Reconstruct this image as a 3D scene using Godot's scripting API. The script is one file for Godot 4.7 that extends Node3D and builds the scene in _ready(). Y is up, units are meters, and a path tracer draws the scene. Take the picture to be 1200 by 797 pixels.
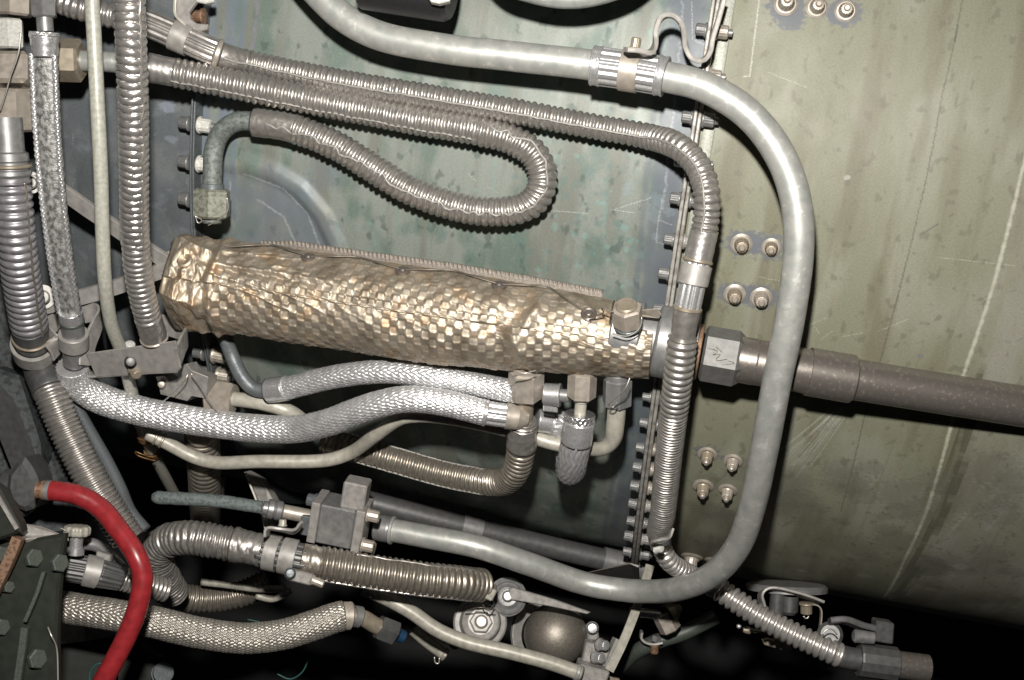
extends Node3D
# An aircraft engine bay, lit by one flash held above the lens. Units are metres; one pixel of the photograph is about one millimetre.
const D := 1.4
var AX: Vector3      # the casing's axis, and the frame round it
var E1: Vector3
var E2: Vector3
var OC := Vector3(0, 0.42078, -0.75)
const RC := 0.75
var M := {}
var root: Node3D
var base := Vector3.ZERO
var rng := RandomNumberGenerator.new()
var nz := FastNoiseLite.new()
var used := {}

# ---------------------------------------------------------------- places
func ray(x: float, y: float) -> Vector3:
	return Vector3((x - 600.0) / 1000.0, (398.5 - y) / 1000.0, -D).normalized()

func P(x: float, y: float, g: float) -> Vector3:      # a point g above the casing's skin
	var d := ray(x, y)
	var w := Vector3(0, 0, D) - OC
	var dp := d - AX * d.dot(AX)
	var wp := w - AX * w.dot(AX)
	var a := dp.dot(dp)
	var b := dp.dot(wp)
	var c := wp.dot(wp) - (RC + g) * (RC + g)
	var t := (-b - sqrt(maxf(b * b - a * c, 0.0))) / a
	return Vector3(0, 0, D) + d * t

func Q(x: float, y: float, z: float) -> Vector3:      # a point at a depth of its own
	return Vector3((x - 600.0) / 1000.0, (398.5 - y) / 1000.0, 0) * ((D - z) / D) + Vector3(0, 0, z)

func pix(p: Vector3) -> Vector2:
	var k := D / (D - p.z)
	return Vector2(600 + p.x * k * 1000, 398.5 - p.y * k * 1000)

func mm(p: Vector3) -> float:
	return (D - p.z) / D * 0.001

func cas(s: float, th: float, r: float) -> Vector3:   # a point of the casing by axial place, angle and radius
	return OC + AX * s + (E1 * cos(th) + E2 * sin(th)) * r

func sth(p: Vector3) -> Vector2:
	var q := p - OC
	return Vector2(q.dot(AX), atan2(q.dot(E2), q.dot(E1)))

func ring_at(s: float, r: float, y: float) -> float:  # the angle at which that ring shows at height y
	var lo := -1.35
	var hi := 0.6
	for i in 40:
		var m := (lo + hi) / 2
		if pix(cas(s, m, r)).y > y: lo = m
		else: hi = m
	return (lo + hi) / 2

func ov(f: Array) -> PackedVector3Array:
	var o := PackedVector3Array()
	for i in range(0, f.size(), 3): o.append(P(f[i], f[i + 1], f[i + 2]))
	return o

func zz(f: Array) -> PackedVector3Array:
	var o := PackedVector3Array()
	for i in range(0, f.size(), 3): o.append(Q(f[i], f[i + 1], f[i + 2]))
	return o

# ---------------------------------------------------------------- things and parts
func numbered(n: String) -> String:
	if not used.has(n):
		used[n] = 0
		return n
	used[n] += 1
	return "%s_%03d" % [n, used[n]]

func thing(called: String, label: String, category: String, at: Vector3, group := "") -> Node3D:
	root = Node3D.new()
	root.name = numbered(called)
	base = at
	root.position = at
	root.set_meta("label", label)
	root.set_meta("category", category)
	if group: root.set_meta("group", group)
	add_child(root)
	return root

func put(called: String, mesh: Mesh, mat: Material, parent: Node3D = null, label := "") -> MeshInstance3D:
	var o := MeshInstance3D.new()
	o.name = called
	o.mesh = mesh
	o.material_override = mat
	if parent == null:
		parent = root
		o.position = -base
	if label: o.set_meta("label", label)
	parent.add_child(o, true)
	return o

# ---------------------------------------------------------------- meshes
func grid(pos: PackedVector3Array, nu: int, nv: int, closed: bool, uvs := PackedVector2Array(), turned := false) -> ArrayMesh:
	# nu rows along, nv columns round (closed: the last column is the first one again)
	var nor := PackedVector3Array()
	nor.resize(pos.size())
	for i in nu:
		var ia := maxi(i - 1, 0) * nv
		var ib := mini(i + 1, nu - 1) * nv
		for j in nv:
			var ja := j - 1
			var jb := j + 1
			if closed:
				if ja < 0: ja = nv - 2
				if jb > nv - 1: jb = 1
			else:
				ja = maxi(ja, 0)
				jb = mini(jb, nv - 1)
			var n := (pos[ib + j] - pos[ia + j]).cross(pos[i * nv + jb] - pos[i * nv + ja])
			if turned: n = -n
			nor[i * nv + j] = n.normalized() if n.length_squared() > 1e-24 else Vector3(0, 0, 1)
	var idx := PackedInt32Array()
	idx.resize((nu - 1) * (nv - 1) * 6)
	var k := 0
	for i in nu - 1:
		for j in nv - 1:
			var a := i * nv + j
			var b := a + nv if turned else a + 1
			var c := a + 1 if turned else a + nv
			idx[k] = a; idx[k + 1] = b; idx[k + 2] = c
			idx[k + 3] = b; idx[k + 4] = a + nv + 1; idx[k + 5] = c
			k += 6
	var ar := []
	ar.resize(Mesh.ARRAY_MAX)
	ar[Mesh.ARRAY_VERTEX] = pos
	ar[Mesh.ARRAY_NORMAL] = nor
	ar[Mesh.ARRAY_INDEX] = idx
	if uvs.size(): ar[Mesh.ARRAY_TEX_UV] = uvs
	var m := ArrayMesh.new()
	m.add_surface_from_arrays(Mesh.PRIMITIVE_TRIANGLES, ar)
	return m

class Shape:                                             # collects loose triangles with flat normals
	var v := PackedVector3Array()
	var n := PackedVector3Array()
	func tri(a: Vector3, b: Vector3, c: Vector3) -> void:
		var k := (c - a).cross(b - a)
		if k.length_squared() < 1e-26: return
		k = k.normalized()
		v.append_array([a, b, c]); n.append_array([k, k, k])
	func quad(a: Vector3, b: Vector3, c: Vector3, d: Vector3) -> void:
		tri(a, b, c); tri(a, c, d)
	func squad(a: Vector3, b: Vector3, c: Vector3, d: Vector3, na: Vector3, nb: Vector3, nc: Vector3, nd: Vector3) -> void:
		v.append_array([a, b, c, a, c, d]); n.append_array([na, nb, nc, na, nc, nd])
	func done() -> ArrayMesh:
		var ar := []
		ar.resize(Mesh.ARRAY_MAX)
		ar[Mesh.ARRAY_VERTEX] = v
		ar[Mesh.ARRAY_NORMAL] = n
		var m := ArrayMesh.new()
		m.add_surface_from_arrays(Mesh.PRIMITIVE_TRIANGLES, ar)
		return m

func path(raw: PackedVector3Array, ref := -1) -> Dictionary:
	var fine := PackedVector3Array()
	var c := raw.size()
	if c == 2:
		for i in 33: fine.append(raw[0].lerp(raw[1], i / 32.0))
	else:
		for i in c - 1:
			var p0 := raw[i - 1] if i > 0 else raw[0] * 2 - raw[1]
			var p3 := raw[i + 2] if i + 2 < c else raw[c - 1] * 2 - raw[c - 2]
			var p1 := raw[i]
			var p2 := raw[i + 1]
			var d0 := maxf(sqrt(p0.distance_to(p1)), 1e-4)
			var d1 := maxf(sqrt(p1.distance_to(p2)), 1e-4)
			var d2 := maxf(sqrt(p2.distance_to(p3)), 1e-4)
			var m1 := ((p1 - p0) / d0 - (p2 - p0) / (d0 + d1) + (p2 - p1) / d1) * d1
			var m2 := ((p2 - p1) / d1 - (p3 - p1) / (d1 + d2) + (p3 - p2) / d2) * d1
			for k in 20:
				var t := k / 20.0
				var t2 := t * t
				var t3 := t2 * t
				fine.append(p1 * (2 * t3 - 3 * t2 + 1) + m1 * (t3 - 2 * t2 + t) + p2 * (-2 * t3 + 3 * t2) + m2 * (t3 - t2))
		fine.append(raw[c - 1])
	var u := mm(raw[ref] if ref >= 0 else fine[fine.size() / 2])
	var cum := PackedFloat32Array([0.0])
	for i in range(1, fine.size()): cum.append(cum[i - 1] + fine[i].distance_to(fine[i - 1]))
	var total := cum[cum.size() - 1]
	var step := 0.002
	var n := int(ceil(total / step)) + 1
	var pts := PackedVector3Array()
	var k2 := 0
	for i in n:
		var s := minf(i * total / (n - 1), total)
		while k2 < cum.size() - 2 and cum[k2 + 1] < s: k2 += 1
		pts.append(fine[k2].lerp(fine[k2 + 1], clampf((s - cum[k2]) / maxf(cum[k2 + 1] - cum[k2], 1e-9), 0, 1)))
	for sm in 2:                                             # take the last kinks out of it
		var q := pts.duplicate()
		for i in range(1, n - 1): q[i] = (pts[i - 1] + pts[i] * 2 + pts[i + 1]) / 4
		pts = q
	var ts := PackedVector3Array()
	var ns := PackedVector3Array()
	var prev := Vector3(0, 0, 1)
	for i in n:
		var t := (pts[mini(i + 1, n - 1)] - pts[maxi(i - 1, 0)]).normalized()
		var want := Vector3(0, 0, 1) if absf(t.z) < 0.8 else prev
		var nn := (want - t * want.dot(t)).normalized()
		prev = prev.lerp(nn, 0.25)
		nn = (prev - t * prev.dot(t)).normalized()
		prev = nn
		ts.append(t)
		ns.append(nn)
	return {"p": pts, "t": ts, "n": ns, "len": total, "u": u, "px": total / u, "step": total / (n - 1)}

func frame(pa: Dictionary, s: float) -> Array:          # s in pixels from the path's start; beyond its ends it runs straight on
	var m: float = s * pa.u
	var f: float = m / pa.step
	var i := clampi(int(floor(f)), 0, pa.p.size() - 2)
	var k := f - i
	var kk := clampf(k, 0, 1)
	var p: Vector3 = pa.p[i].lerp(pa.p[i + 1], k)
	var t: Vector3 = pa.t[i].lerp(pa.t[i + 1], kk).normalized()
	var n: Vector3 = pa.n[i].lerp(pa.n[i + 1], kk)
	n = (n - t * n.dot(t)).normalized()
	return [p, n, n.cross(t), t]

func near(pa: Dictionary, x: float, y: float) -> float:
	var best := 1e9
	var at := 0
	for i in pa.p.size():
		var d: float = pix(pa.p[i]).distance_squared_to(Vector2(x, y))
		if d < best: best = d; at = i
	return at * pa.step / pa.u

func tube(pa: Dictionary, s0: float, s1: float, fn: Callable, seg := 20, ds := 4.0, caps := true) -> ArrayMesh:
	var nu := maxi(int(ceil((s1 - s0) / ds)) + 1, 2)
	var extra := 2 if caps else 0
	var pos := PackedVector3Array()
	var nv := seg + 1
	var u: float = pa.u
	var cs := PackedFloat32Array()
	var sn := PackedFloat32Array()
	for j in nv:
		cs.append(cos(TAU * j / seg))
		sn.append(sin(TAU * j / seg))
	var uvs := PackedVector2Array()
	for i in nu + extra:
		var ii := clampi(i - (1 if caps else 0), 0, nu - 1)
		var s := lerpf(s0, s1, float(ii) / (nu - 1))
		var f := frame(pa, s)
		var p: Vector3 = f[0]
		var n: Vector3 = f[1]
		var b: Vector3 = f[2]
		var closed_end := caps and (i == 0 or i == nu + extra - 1)
		for j in nv:
			uvs.append(Vector2(s / 100.0, float(j) / seg))
			if closed_end:
				pos.append(p + (n * cs[j] + b * sn[j]) * 1e-5)
			else:
				var r: float = fn.call(s, TAU * (j % seg) / seg) * u
				pos.append(p + (n * cs[j] + b * sn[j]) * r)
	return grid(pos, nu + extra, nv, true, uvs)

func lathe(pa: Dictionary, s: float, prof: Array, seg := 24, flat := false, phase := 0.0) -> ArrayMesh:   # prof: [along, radius] in pixels; hard edges between its stretches
	var sh := Shape.new()
	var u: float = pa.u
	for k in prof.size() - 1:
		var fa := frame(pa, s + prof[k][0])
		var fb := frame(pa, s + prof[k + 1][0])
		var ra: float = prof[k][1] * u
		var rb: float = prof[k + 1][1] * u
		var along: float = (prof[k + 1][0] - prof[k][0]) * u
		for j in seg:
			var a := TAU * j / seg + phase
			var b := TAU * (j + 1) / seg + phase
			var da: Vector3 = fa[1] * cos(a) + fa[2] * sin(a)
			var db: Vector3 = fa[1] * cos(b) + fa[2] * sin(b)
			var ea: Vector3 = fb[1] * cos(a) + fb[2] * sin(a)
			var eb: Vector3 = fb[1] * cos(b) + fb[2] * sin(b)
			var p1: Vector3 = fa[0] + da * ra
			var p2: Vector3 = fa[0] + db * ra
			var p3: Vector3 = fb[0] + eb * rb
			var p4: Vector3 = fb[0] + ea * rb
			var na: Vector3 = (da * along + fa[3] * (ra - rb)).normalized()
			var nb: Vector3 = (db * along + fa[3] * (ra - rb)).normalized()
			if flat:
				na = (na + nb).normalized()
				nb = na
			if ra < 1e-6: sh.v.append_array([p1, p3, p4]); sh.n.append_array([na, nb, na])
			elif rb < 1e-6: sh.v.append_array([p1, p2, p4]); sh.n.append_array([na, nb, na])
			else: sh.squad(p1, p2, p3, p4, na, nb, nb, na)
	return sh.done()

func axle(p0: Vector3, p1: Vector3) -> Dictionary:
	return path(PackedVector3Array([p0, p1]))

func hexprof(l: float, r: float, hole := 0.0) -> Array:
	var c := r * 0.12
	return [[0, hole], [0, r * 0.86], [c, r], [l - c, r], [l, r * 0.86], [l, hole]]

func ringprof(l: float, r: float, inner: float, c := 1.0) -> Array:
	return [[0, inner], [0, r - c], [c, r], [l - c, r], [l, r - c], [l, inner]]

func strap(raw: PackedVector3Array, w: float, th: float, wide: Vector3) -> ArrayMesh:   # a bent flat strip, w and th in metres; wide is the direction of its width
	var pa := path(raw)
	var sh := Shape.new()
	var n: int = pa.p.size()
	var st := 2
	var sect := [Vector2(-1, -.6), Vector2(-1, .6), Vector2(-.93, 1), Vector2(.93, 1), Vector2(1, .6), Vector2(1, -.6), Vector2(.93, -1), Vector2(-.93, -1)]
	var rows := []
	var nn := []
	for i in range(0, n, st):
		if i + st >= n: i = n - 1
		var t: Vector3 = pa.t[i]
		var a := (wide - t * wide.dot(t)).normalized()
		var b := t.cross(a)
		var row := []
		for q in sect: row.append(pa.p[i] + a * q.x * w / 2 + b * q.y * th / 2)
		rows.append(row)
		nn.append([a, b])
	for k in 8:
		var q0: Vector2 = sect[k] * Vector2(w, th)
		var q1: Vector2 = sect[(k + 1) % 8] * Vector2(w, th)
		var e := Vector2(-(q1 - q0).y, (q1 - q0).x).normalized()
		for i in rows.size() - 1:
			var na: Vector3 = nn[i][0] * e.x + nn[i][1] * e.y
			var nb: Vector3 = nn[i + 1][0] * e.x + nn[i + 1][1] * e.y
			sh.squad(rows[i][k], rows[i][(k + 1) % 8], rows[i + 1][(k + 1) % 8], rows[i + 1][k], na, na, nb, nb)
	for e in [0, rows.size() - 1]:
		var r = rows[e]
		for k in range(1, 7):
			if e == 0: sh.tri(r[0], r[k], r[k + 1])
			else: sh.tri(r[0], r[k + 1], r[k])
	return sh.done()

func plate(raw: PackedVector3Array, back: Vector3, bevel := 0.0012) -> ArrayMesh:   # a flat plate with a softened front edge, its thickness given by back
	var c := raw.size()
	var flat := PackedVector2Array()
	for p in raw: flat.append(pix(p) * Vector2(1, -1))
	var area := 0.0
	for i in c: area += flat[i].cross(flat[(i + 1) % c])
	if area < 0:
		raw.reverse()
		flat.reverse()
	var up := -back.normalized()
	var inner := PackedVector3Array()
	for i in c:
		var e0 := (raw[i] - raw[(i + c - 1) % c]).normalized()
		var e1 := (raw[(i + 1) % c] - raw[i]).normalized()
		var n0 := up.cross(e0)
		var n1 := up.cross(e1)
		var h := (n0 + n1).normalized()
		inner.append(raw[i] + h * bevel / maxf(h.dot(n0), 0.4))
	var sh := Shape.new()
	var idx := Geometry2D.triangulate_polygon(flat)
	for k in range(0, idx.size(), 3):
		var a := idx[k]
		var b := idx[k + 1]
		var d := idx[k + 2]
		if (flat[b] - flat[a]).cross(flat[d] - flat[a]) < 0:
			var e := b
			b = d
			d = e
		sh.tri(inner[a], inner[d], inner[b])
		sh.tri(raw[a] + back, raw[b] + back, raw[d] + back)
	var low := -up * bevel
	for i in c:
		var j := (i + 1) % c
		sh.quad(inner[i], inner[j], raw[j] + low, raw[i] + low)
		sh.quad(raw[i] + low, raw[j] + low, raw[j] + back, raw[i] + back)
	return sh.done()

func block(c: Vector3, hx: Vector3, hy: Vector3, hz: Vector3, ch := 0.1, sh: Shape = null) -> ArrayMesh:   # a box by its half axes, edges chamfered by ch of the shortest
	var own := sh == null
	if own: sh = Shape.new()
	var cut := minf(minf(hx.length(), hy.length()), hz.length()) * ch
	var ax := [hx, hy, hz]
	var corner := func(s: Vector3, k: int) -> Vector3:
		var p := c
		for i in 3:
			var h: Vector3 = ax[i]
			p += h * s[i] * (1.0 if i == k else 1.0 - cut / h.length())
		return p
	var face := func(ps: Array) -> void:
		var mid := Vector3.ZERO
		for p in ps: mid += p / ps.size()
		var k: Vector3 = (ps[2] - ps[0]).cross(ps[1] - ps[0])
		if k.dot(mid - c) < 0: ps.reverse()
		for i in range(1, ps.size() - 1): sh.tri(ps[0], ps[i], ps[i + 1])
	for k in 3:
		var i := (k + 1) % 3
		var j := (k + 2) % 3
		for s in [-1.0, 1.0]:
			var q := []
			for e in [[-1, -1], [1, -1], [1, 1], [-1, 1]]:
				var v := Vector3.ZERO
				v[k] = s; v[i] = e[0]; v[j] = e[1]
				q.append(corner.call(v, k))
			face.call(q)
			for s2 in [-1.0, 1.0]:
				var va := Vector3.ZERO
				var vb := Vector3.ZERO
				va[k] = s; va[i] = s2; va[j] = -1
				vb[k] = s; vb[i] = s2; vb[j] = 1
				face.call([corner.call(va, k), corner.call(vb, k), corner.call(vb, i), corner.call(va, i)])
	for x in [-1, 1]:
		for y in [-1, 1]:
			for z in [-1, 1]:
				var v := Vector3(x, y, z)
				face.call([corner.call(v, 0), corner.call(v, 1), corner.call(v, 2)])
	return sh.done() if own else null

func ball(c: Vector3, r: float, seg := 40) -> ArrayMesh:
	var m := SphereMesh.new()
	m.radius = r
	m.height = 2 * r
	m.radial_segments = seg
	m.rings = seg / 2
	var st := SurfaceTool.new()
	st.append_from(m, 0, Transform3D(Basis(), c))
	return st.commit()

func wire(raw: PackedVector3Array, r: float) -> ArrayMesh:
	var pa := path(raw)
	return tube(pa, 0, pa.px, func(_s, _p): return r / pa.u * 0.001, 8, 2.0)

# surfaces of hoses: radius in pixels by place along and angle
func plain(r: float) -> Callable:
	return func(_s, _p): return r

func jag(k: float) -> float:
	return fposmod(sin(k * 127.1 + 3.3) * 43758.5453, 1.0)

func bellows(r: float, a: float, p: float, crush := 0.3, sharp := 0.62) -> Callable:
	var off := rng.randf() * 100
	return func(s, ph):
		var sw: float = s + 1.1 * nz.get_noise_2d(s * 1.3 + off * 7, sin(ph) * 14) * crush * 3
		var k: float = floor(sw / p)
		var f: float = sw / p - k
		var rib: float = pow(absf(sin(PI * f)), sharp)
		var dent: float = nz.get_noise_3d(k * 31.0 + off, cos(ph) * 22, sin(ph) * 22)
		return r - a * 1.35 * (1.0 - rib * (1.0 - .6 * crush * jag(k + off))) + dent * crush * 1.7 + .4

func lapped(r: float, a: float, p: float) -> Callable:      # overlapping rings
	return func(s, ph):
		var sw: float = s + 0.8 * sin(ph * 3 + s * 0.05)
		var k: float = floor(sw / p)
		var f: float = sw / p - k
		var rib := sqrt(maxf(0.0, 1.0 - pow(absf(f * 1.6 - 0.7), 2.0))) if f < 0.9 else 0.15
		return r - a * (1.0 - rib) + 0.55 * nz.get_noise_3d(k * 40.0, cos(ph) * 26, sin(ph) * 26 + s * 2)

func braid(r: float, h: float, p: float, n: int, flat := 1.0) -> Callable:
	return func(s, ph):
		var w: float = n * ph / TAU
		var a: float = s / p + w
		var b: float = s / p - w
		var c1: float = 0.5 + 0.5 * cos(TAU * a)
		var c2: float = 0.5 + 0.5 * cos(TAU * b)
		var over: bool = (int(floor(a + 0.5)) + int(floor(b + 0.5))) % 2 == 0
		var q: float = maxf(c1, c2 * 0.45) if over else maxf(c1 * 0.45, c2)
		return r * lerpf(1.0, flat, absf(sin(ph))) - h * (1.0 - q) + 0.5 * nz.get_noise_2d(s * .5, sin(ph) * 8)

func fluted(r: float, a: float, k: int) -> Callable:
	return func(_s, ph): return r - a * smoothstep(0.1, 0.45, cos(ph * k))

func seam(pa: Dictionary, s0: float, s1: float, r: float, phi: float, w := 1.3, drift := 0.12) -> ArrayMesh:
	var raw := PackedVector3Array()
	var n := int((s1 - s0) / 7.0)
	for i in n + 1:
		var s := lerpf(s0, s1, float(i) / n)
		var f := frame(pa, s)
		var ph := phi + drift * nz.get_noise_1d(s * 3.0)
		raw.append(f[0] + (f[1] * cos(ph) + f[2] * sin(ph)) * r * pa.u)
	var q := path(raw)
	return tube(q, 0, q.px, func(s, ph): return w * pa.u / q.u * (1.0 + 0.35 * nz.get_noise_2d(s * 6, ph * 4)), 8, 2.5)

# ---------------------------------------------------------------- materials
var grain: NoiseTexture2D
var blotch: NoiseTexture2D
var speck: NoiseTexture2D
var bump: NoiseTexture2D
var patina: NoiseTexture2D
var feltmap: NoiseTexture2D
var foilmap: NoiseTexture2D

func noise_tex(freq: float, oct: int, cols: Array, offs: Array, kind := FastNoiseLite.TYPE_SIMPLEX_SMOOTH, sd := 1) -> NoiseTexture2D:
	var f := FastNoiseLite.new()
	f.noise_type = kind
	f.frequency = freq
	f.fractal_octaves = oct
	f.seed = sd
	var t := NoiseTexture2D.new()
	t.width = 512
	t.height = 512
	t.seamless = true
	t.noise = f
	if cols.size():
		var g := Gradient.new()
		g.offsets = PackedFloat32Array(offs)
		g.colors = PackedColorArray(cols)
		t.color_ramp = g
	return t

func mat(lin: Color, metal: float, rough: float, tex: Texture2D = null, scale := 6.0, relief := 0.0, spec := 0.5) -> StandardMaterial3D:
	var m := StandardMaterial3D.new()
	m.albedo_color = lin.linear_to_srgb()
	m.metallic = metal
	m.roughness = rough
	m.metallic_specular = spec
	m.uv1_triplanar = true
	m.uv1_scale = Vector3.ONE * scale * 1.8
	if tex:
		m.albedo_texture = tex
	if relief > 0:
		m.heightmap_enabled = true
		m.heightmap_texture = bump
		m.heightmap_scale = relief
	return m

func g1(v: float) -> Color:
	return Color(v, v, v)

func make_materials() -> void:
	grain = noise_tex(0.03, 5, [g1(.84), g1(.94), g1(1)], [0.2, 0.5, 0.8], FastNoiseLite.TYPE_SIMPLEX_SMOOTH, 3)
	blotch = noise_tex(0.012, 5, [Color(.7, .68, .66), Color(.86, .85, .84), g1(1), g1(.93)], [0.25, 0.42, 0.6, 0.85], FastNoiseLite.TYPE_SIMPLEX_SMOOTH, 8)
	patina = noise_tex(0.022, 6, [Color(.75, .772, .766), Color(.80, .813, .808), Color(.85, .85, .842), Color(.85, .85, .842), g1(.99)], [.24, .4, .52, .74, .8], FastNoiseLite.TYPE_SIMPLEX_SMOOTH, 77)
	foilmap = noise_tex(0.01, 5, [Color(.74, .7, .66), Color(.9, .89, .88), g1(1), Color(1, .9, .8)], [.25, .45, .62, .86], FastNoiseLite.TYPE_SIMPLEX_SMOOTH, 55)
	feltmap = noise_tex(0.03, 4, [g1(.5), g1(.8), g1(1)], [.3, .5, .7], FastNoiseLite.TYPE_SIMPLEX_SMOOTH, 61)
	speck = noise_tex(0.05, 3, [g1(.78), g1(.82), g1(1)], [0.0, 0.72, 0.8], FastNoiseLite.TYPE_SIMPLEX_SMOOTH, 21)
	bump = noise_tex(0.08, 4, [], [], FastNoiseLite.TYPE_SIMPLEX_SMOOTH, 5)
	M.bellows = mat(Color(.44, .42, .395), .72, .36, grain, 4)
	M.bellows_dark = mat(Color(.37, .335, .285), .7, .36, grain, 4)
	M.bellows_bright = mat(Color(.60, .575, .55), .78, .31, grain, 4)
	M.bellows_blue = mat(Color(.38, .37, .39), .6, .38, grain, 4)
	M.seam = mat(Color(.33, .32, .30), .25, .55, grain, 12)
	M.foil = mat(Color(.46, .41, .335), .74, .53, foilmap, 2.2)
	M.foil_edge = mat(Color(.2, .175, .15), .35, .5, grain, 10, .03)
	M.pipe = mat(Color(.56, .57, .55), .35, .42, patina, 5)
	M.cream = mat(Color(.46, .44, .38), .15, .42, grain, 3)
	M.tan = mat(Color(.50, .45, .39), .45, .42, grain, 3)
	M.brasstan = mat(Color(.42, .36, .28), .5, .42, grain, 3)
	M.grey = mat(Color(.3, .3, .3), .5, .42, grain, 3)
	M.strap = mat(Color(.38, .365, .345), .3, .5, grain, 3)
	M.dark = mat(Color(.14, .14, .14), .5, .45, grain, 3)
	M.black = mat(Color(.02, .02, .022), .1, .5, grain, 9, .02)
	M.rubber = mat(Color(.09, .1, .11), 0, .6, grain, 14, .05)
	M.teal_rubber = mat(Color(.15, .18, .18), 0, .6, blotch, 16, .05)
	M.bluegrey = mat(Color(.15, .168, .175), .3, .45, grain, 3, .03)
	M.chrome = mat(Color(.68, .68, .69), .7, .3, grain, 12)
	M.silver = mat(Color(.74, .74, .75), .68, .38, grain, 2)
	M.felt = mat(Color(.38, .38, .37), .3, .5, feltmap, 5, .06)
	M.braid_dull = mat(Color(.38, .355, .315), .62, .38, grain, 2)
	M.shaft = mat(Color(.36, .325, .295), .68, .33, speck, 3)
	M.olive_plate = mat(Color(.022, .026, .02), .1, .5, grain, 2)
	M.red = mat(Color(.29, .022, .027), 0, .33, grain, 2.5)
	M.copper = mat(Color(.3, .17, .08), .7, .42, blotch, 12, .03)
	M.brass_ball = mat(Color(.33, .3, .26), .7, .5, grain, 7, .01)
	M.white_paint = mat(Color(.6, .6, .56), 0, .5, grain, 9)
	M.bluecap = mat(Color(.012, .05, .11), .3, .45)
	M.wire = mat(Color(.6, .58, .54), .8, .4)
	M.wire_dark = mat(Color(.16, .14, .12), .6, .45)
	M.teal = mat(Color(.02, .075, .07), 0, .5)
	M.sage = mat(Color(.085, .1, .085), .15, .5, grain, 9)
	M.spring = mat(Color(.46, .44, .41), .2, .5, grain, 3)
	M.flange = mat(Color(.38, .37, .345), .2, .5, blotch, 6, .02)
	M.collar = mat(Color(.17, .168, .162), .3, .55, grain, 3)
	M.button = mat(Color(.15, .13, .115), .5, .4)
	M.spring_steel = mat(Color(.64, .615, .59), .72, .34, grain, 3)
	M.bright_braid = mat(Color(.78, .78, .79), .9, .3, grain, 2)
	M.slate = mat(Color(.075, .085, .09), .3, .5, blotch, 8, .03)
	pipe_grey = mat(Color(.60, .60, .58), .4, .42, patina, 2.4)
	M.rust = mat(Color(.28, .17, .11), .3, .5, blotch, 14, .04)

# ---------------------------------------------------------------- painted skins of the casing (paint, stains and scratches only)
const TW := 768
const TH := 1536
var box := Rect2()                                          # which stretch of (axial place, angle) the picture covers

func to_uv(p: Vector3) -> Vector2:
	return (sth(p) - box.position) / box.size * Vector2(TW, TH)

func dab(im: Image, at: Vector2, r: float, c: Color, soft := 0.6) -> void:
	for y in range(int(at.y - r), int(at.y + r) + 2):
		for x in range(int(at.x - r), int(at.x + r) + 2):
			if x < 0 or y < 0 or x >= TW or y >= TH: continue
			var d := Vector2(x, y).distance_to(at) / r
			if d < 1.0:
				im.set_pixel(x, y, im.get_pixel(x, y).lerp(Color(c.r, c.g, c.b), c.a * (1.0 - smoothstep(1.0 - soft, 1.0, d))))

func scratch(im: Image, pts: Array, w: float, c: Color, wobble := 0.6) -> void:    # a line of paint or bare metal between points of the skin
	for i in range(0, pts.size() - 2, 2):
		var a := to_uv(P(pts[i], pts[i + 1], 0))
		var b := to_uv(P(pts[i + 2], pts[i + 3], 0))
		var n := int(a.distance_to(b) / maxf(w * 0.5, 0.5)) + 1
		for k in n:
			var q := a.lerp(b, float(k) / n) + Vector2(nz.get_noise_2d(k * 3.0 + i * 91, 5), nz.get_noise_2d(k * 3.0, 77 + i)) * wobble * 2
			var cc := c
			cc.a *= 0.65 + 0.5 * nz.get_noise_2d(k * 7.0, i * 13.0 + 40)
			dab(im, q, w * (0.8 + 0.4 * nz.get_noise_1d(k * 5.0)), cc)

func stain(im: Image, x: float, y: float, rx: float, c: Color, sd: int) -> void:   # a worn patch with a ragged edge
	var at := to_uv(P(x, y, 0))
	var r := int(rx * 1.8)
	for j in range(-r, r + 1):
		for i in range(-r, r + 1):
			var px := int(at.x) + i
			var py := int(at.y) + j
			if px < 0 or py < 0 or px >= TW or py >= TH: continue
			var d := Vector2(i, j).length() / rx - 0.5 * nz.get_noise_2d(i * 2.0 + sd * 57, j * 2.0) - 0.14 * nz.get_noise_2d(i * 6.0, j * 6.0 + sd)
			var k := c.a * (1.0 - smoothstep(0.72, 1.02, d))
			if k > 0.01: im.set_pixel(px, py, im.get_pixel(px, py).lerp(Color(c.r, c.g, c.b), k))

func field(freq: float, oct: int, sx: float, sy: float, sd: int) -> PackedByteArray:   # noise stretched by sx, sy
	var f := FastNoiseLite.new()
	f.noise_type = FastNoiseLite.TYPE_SIMPLEX_SMOOTH
	f.frequency = freq
	f.fractal_octaves = oct
	f.seed = sd
	var im := f.get_image(int(TW / sx), int(TH / sy))
	im.convert(Image.FORMAT_L8)
	im.resize(TW, TH, Image.INTERPOLATE_CUBIC)
	return im.get_data()

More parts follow.
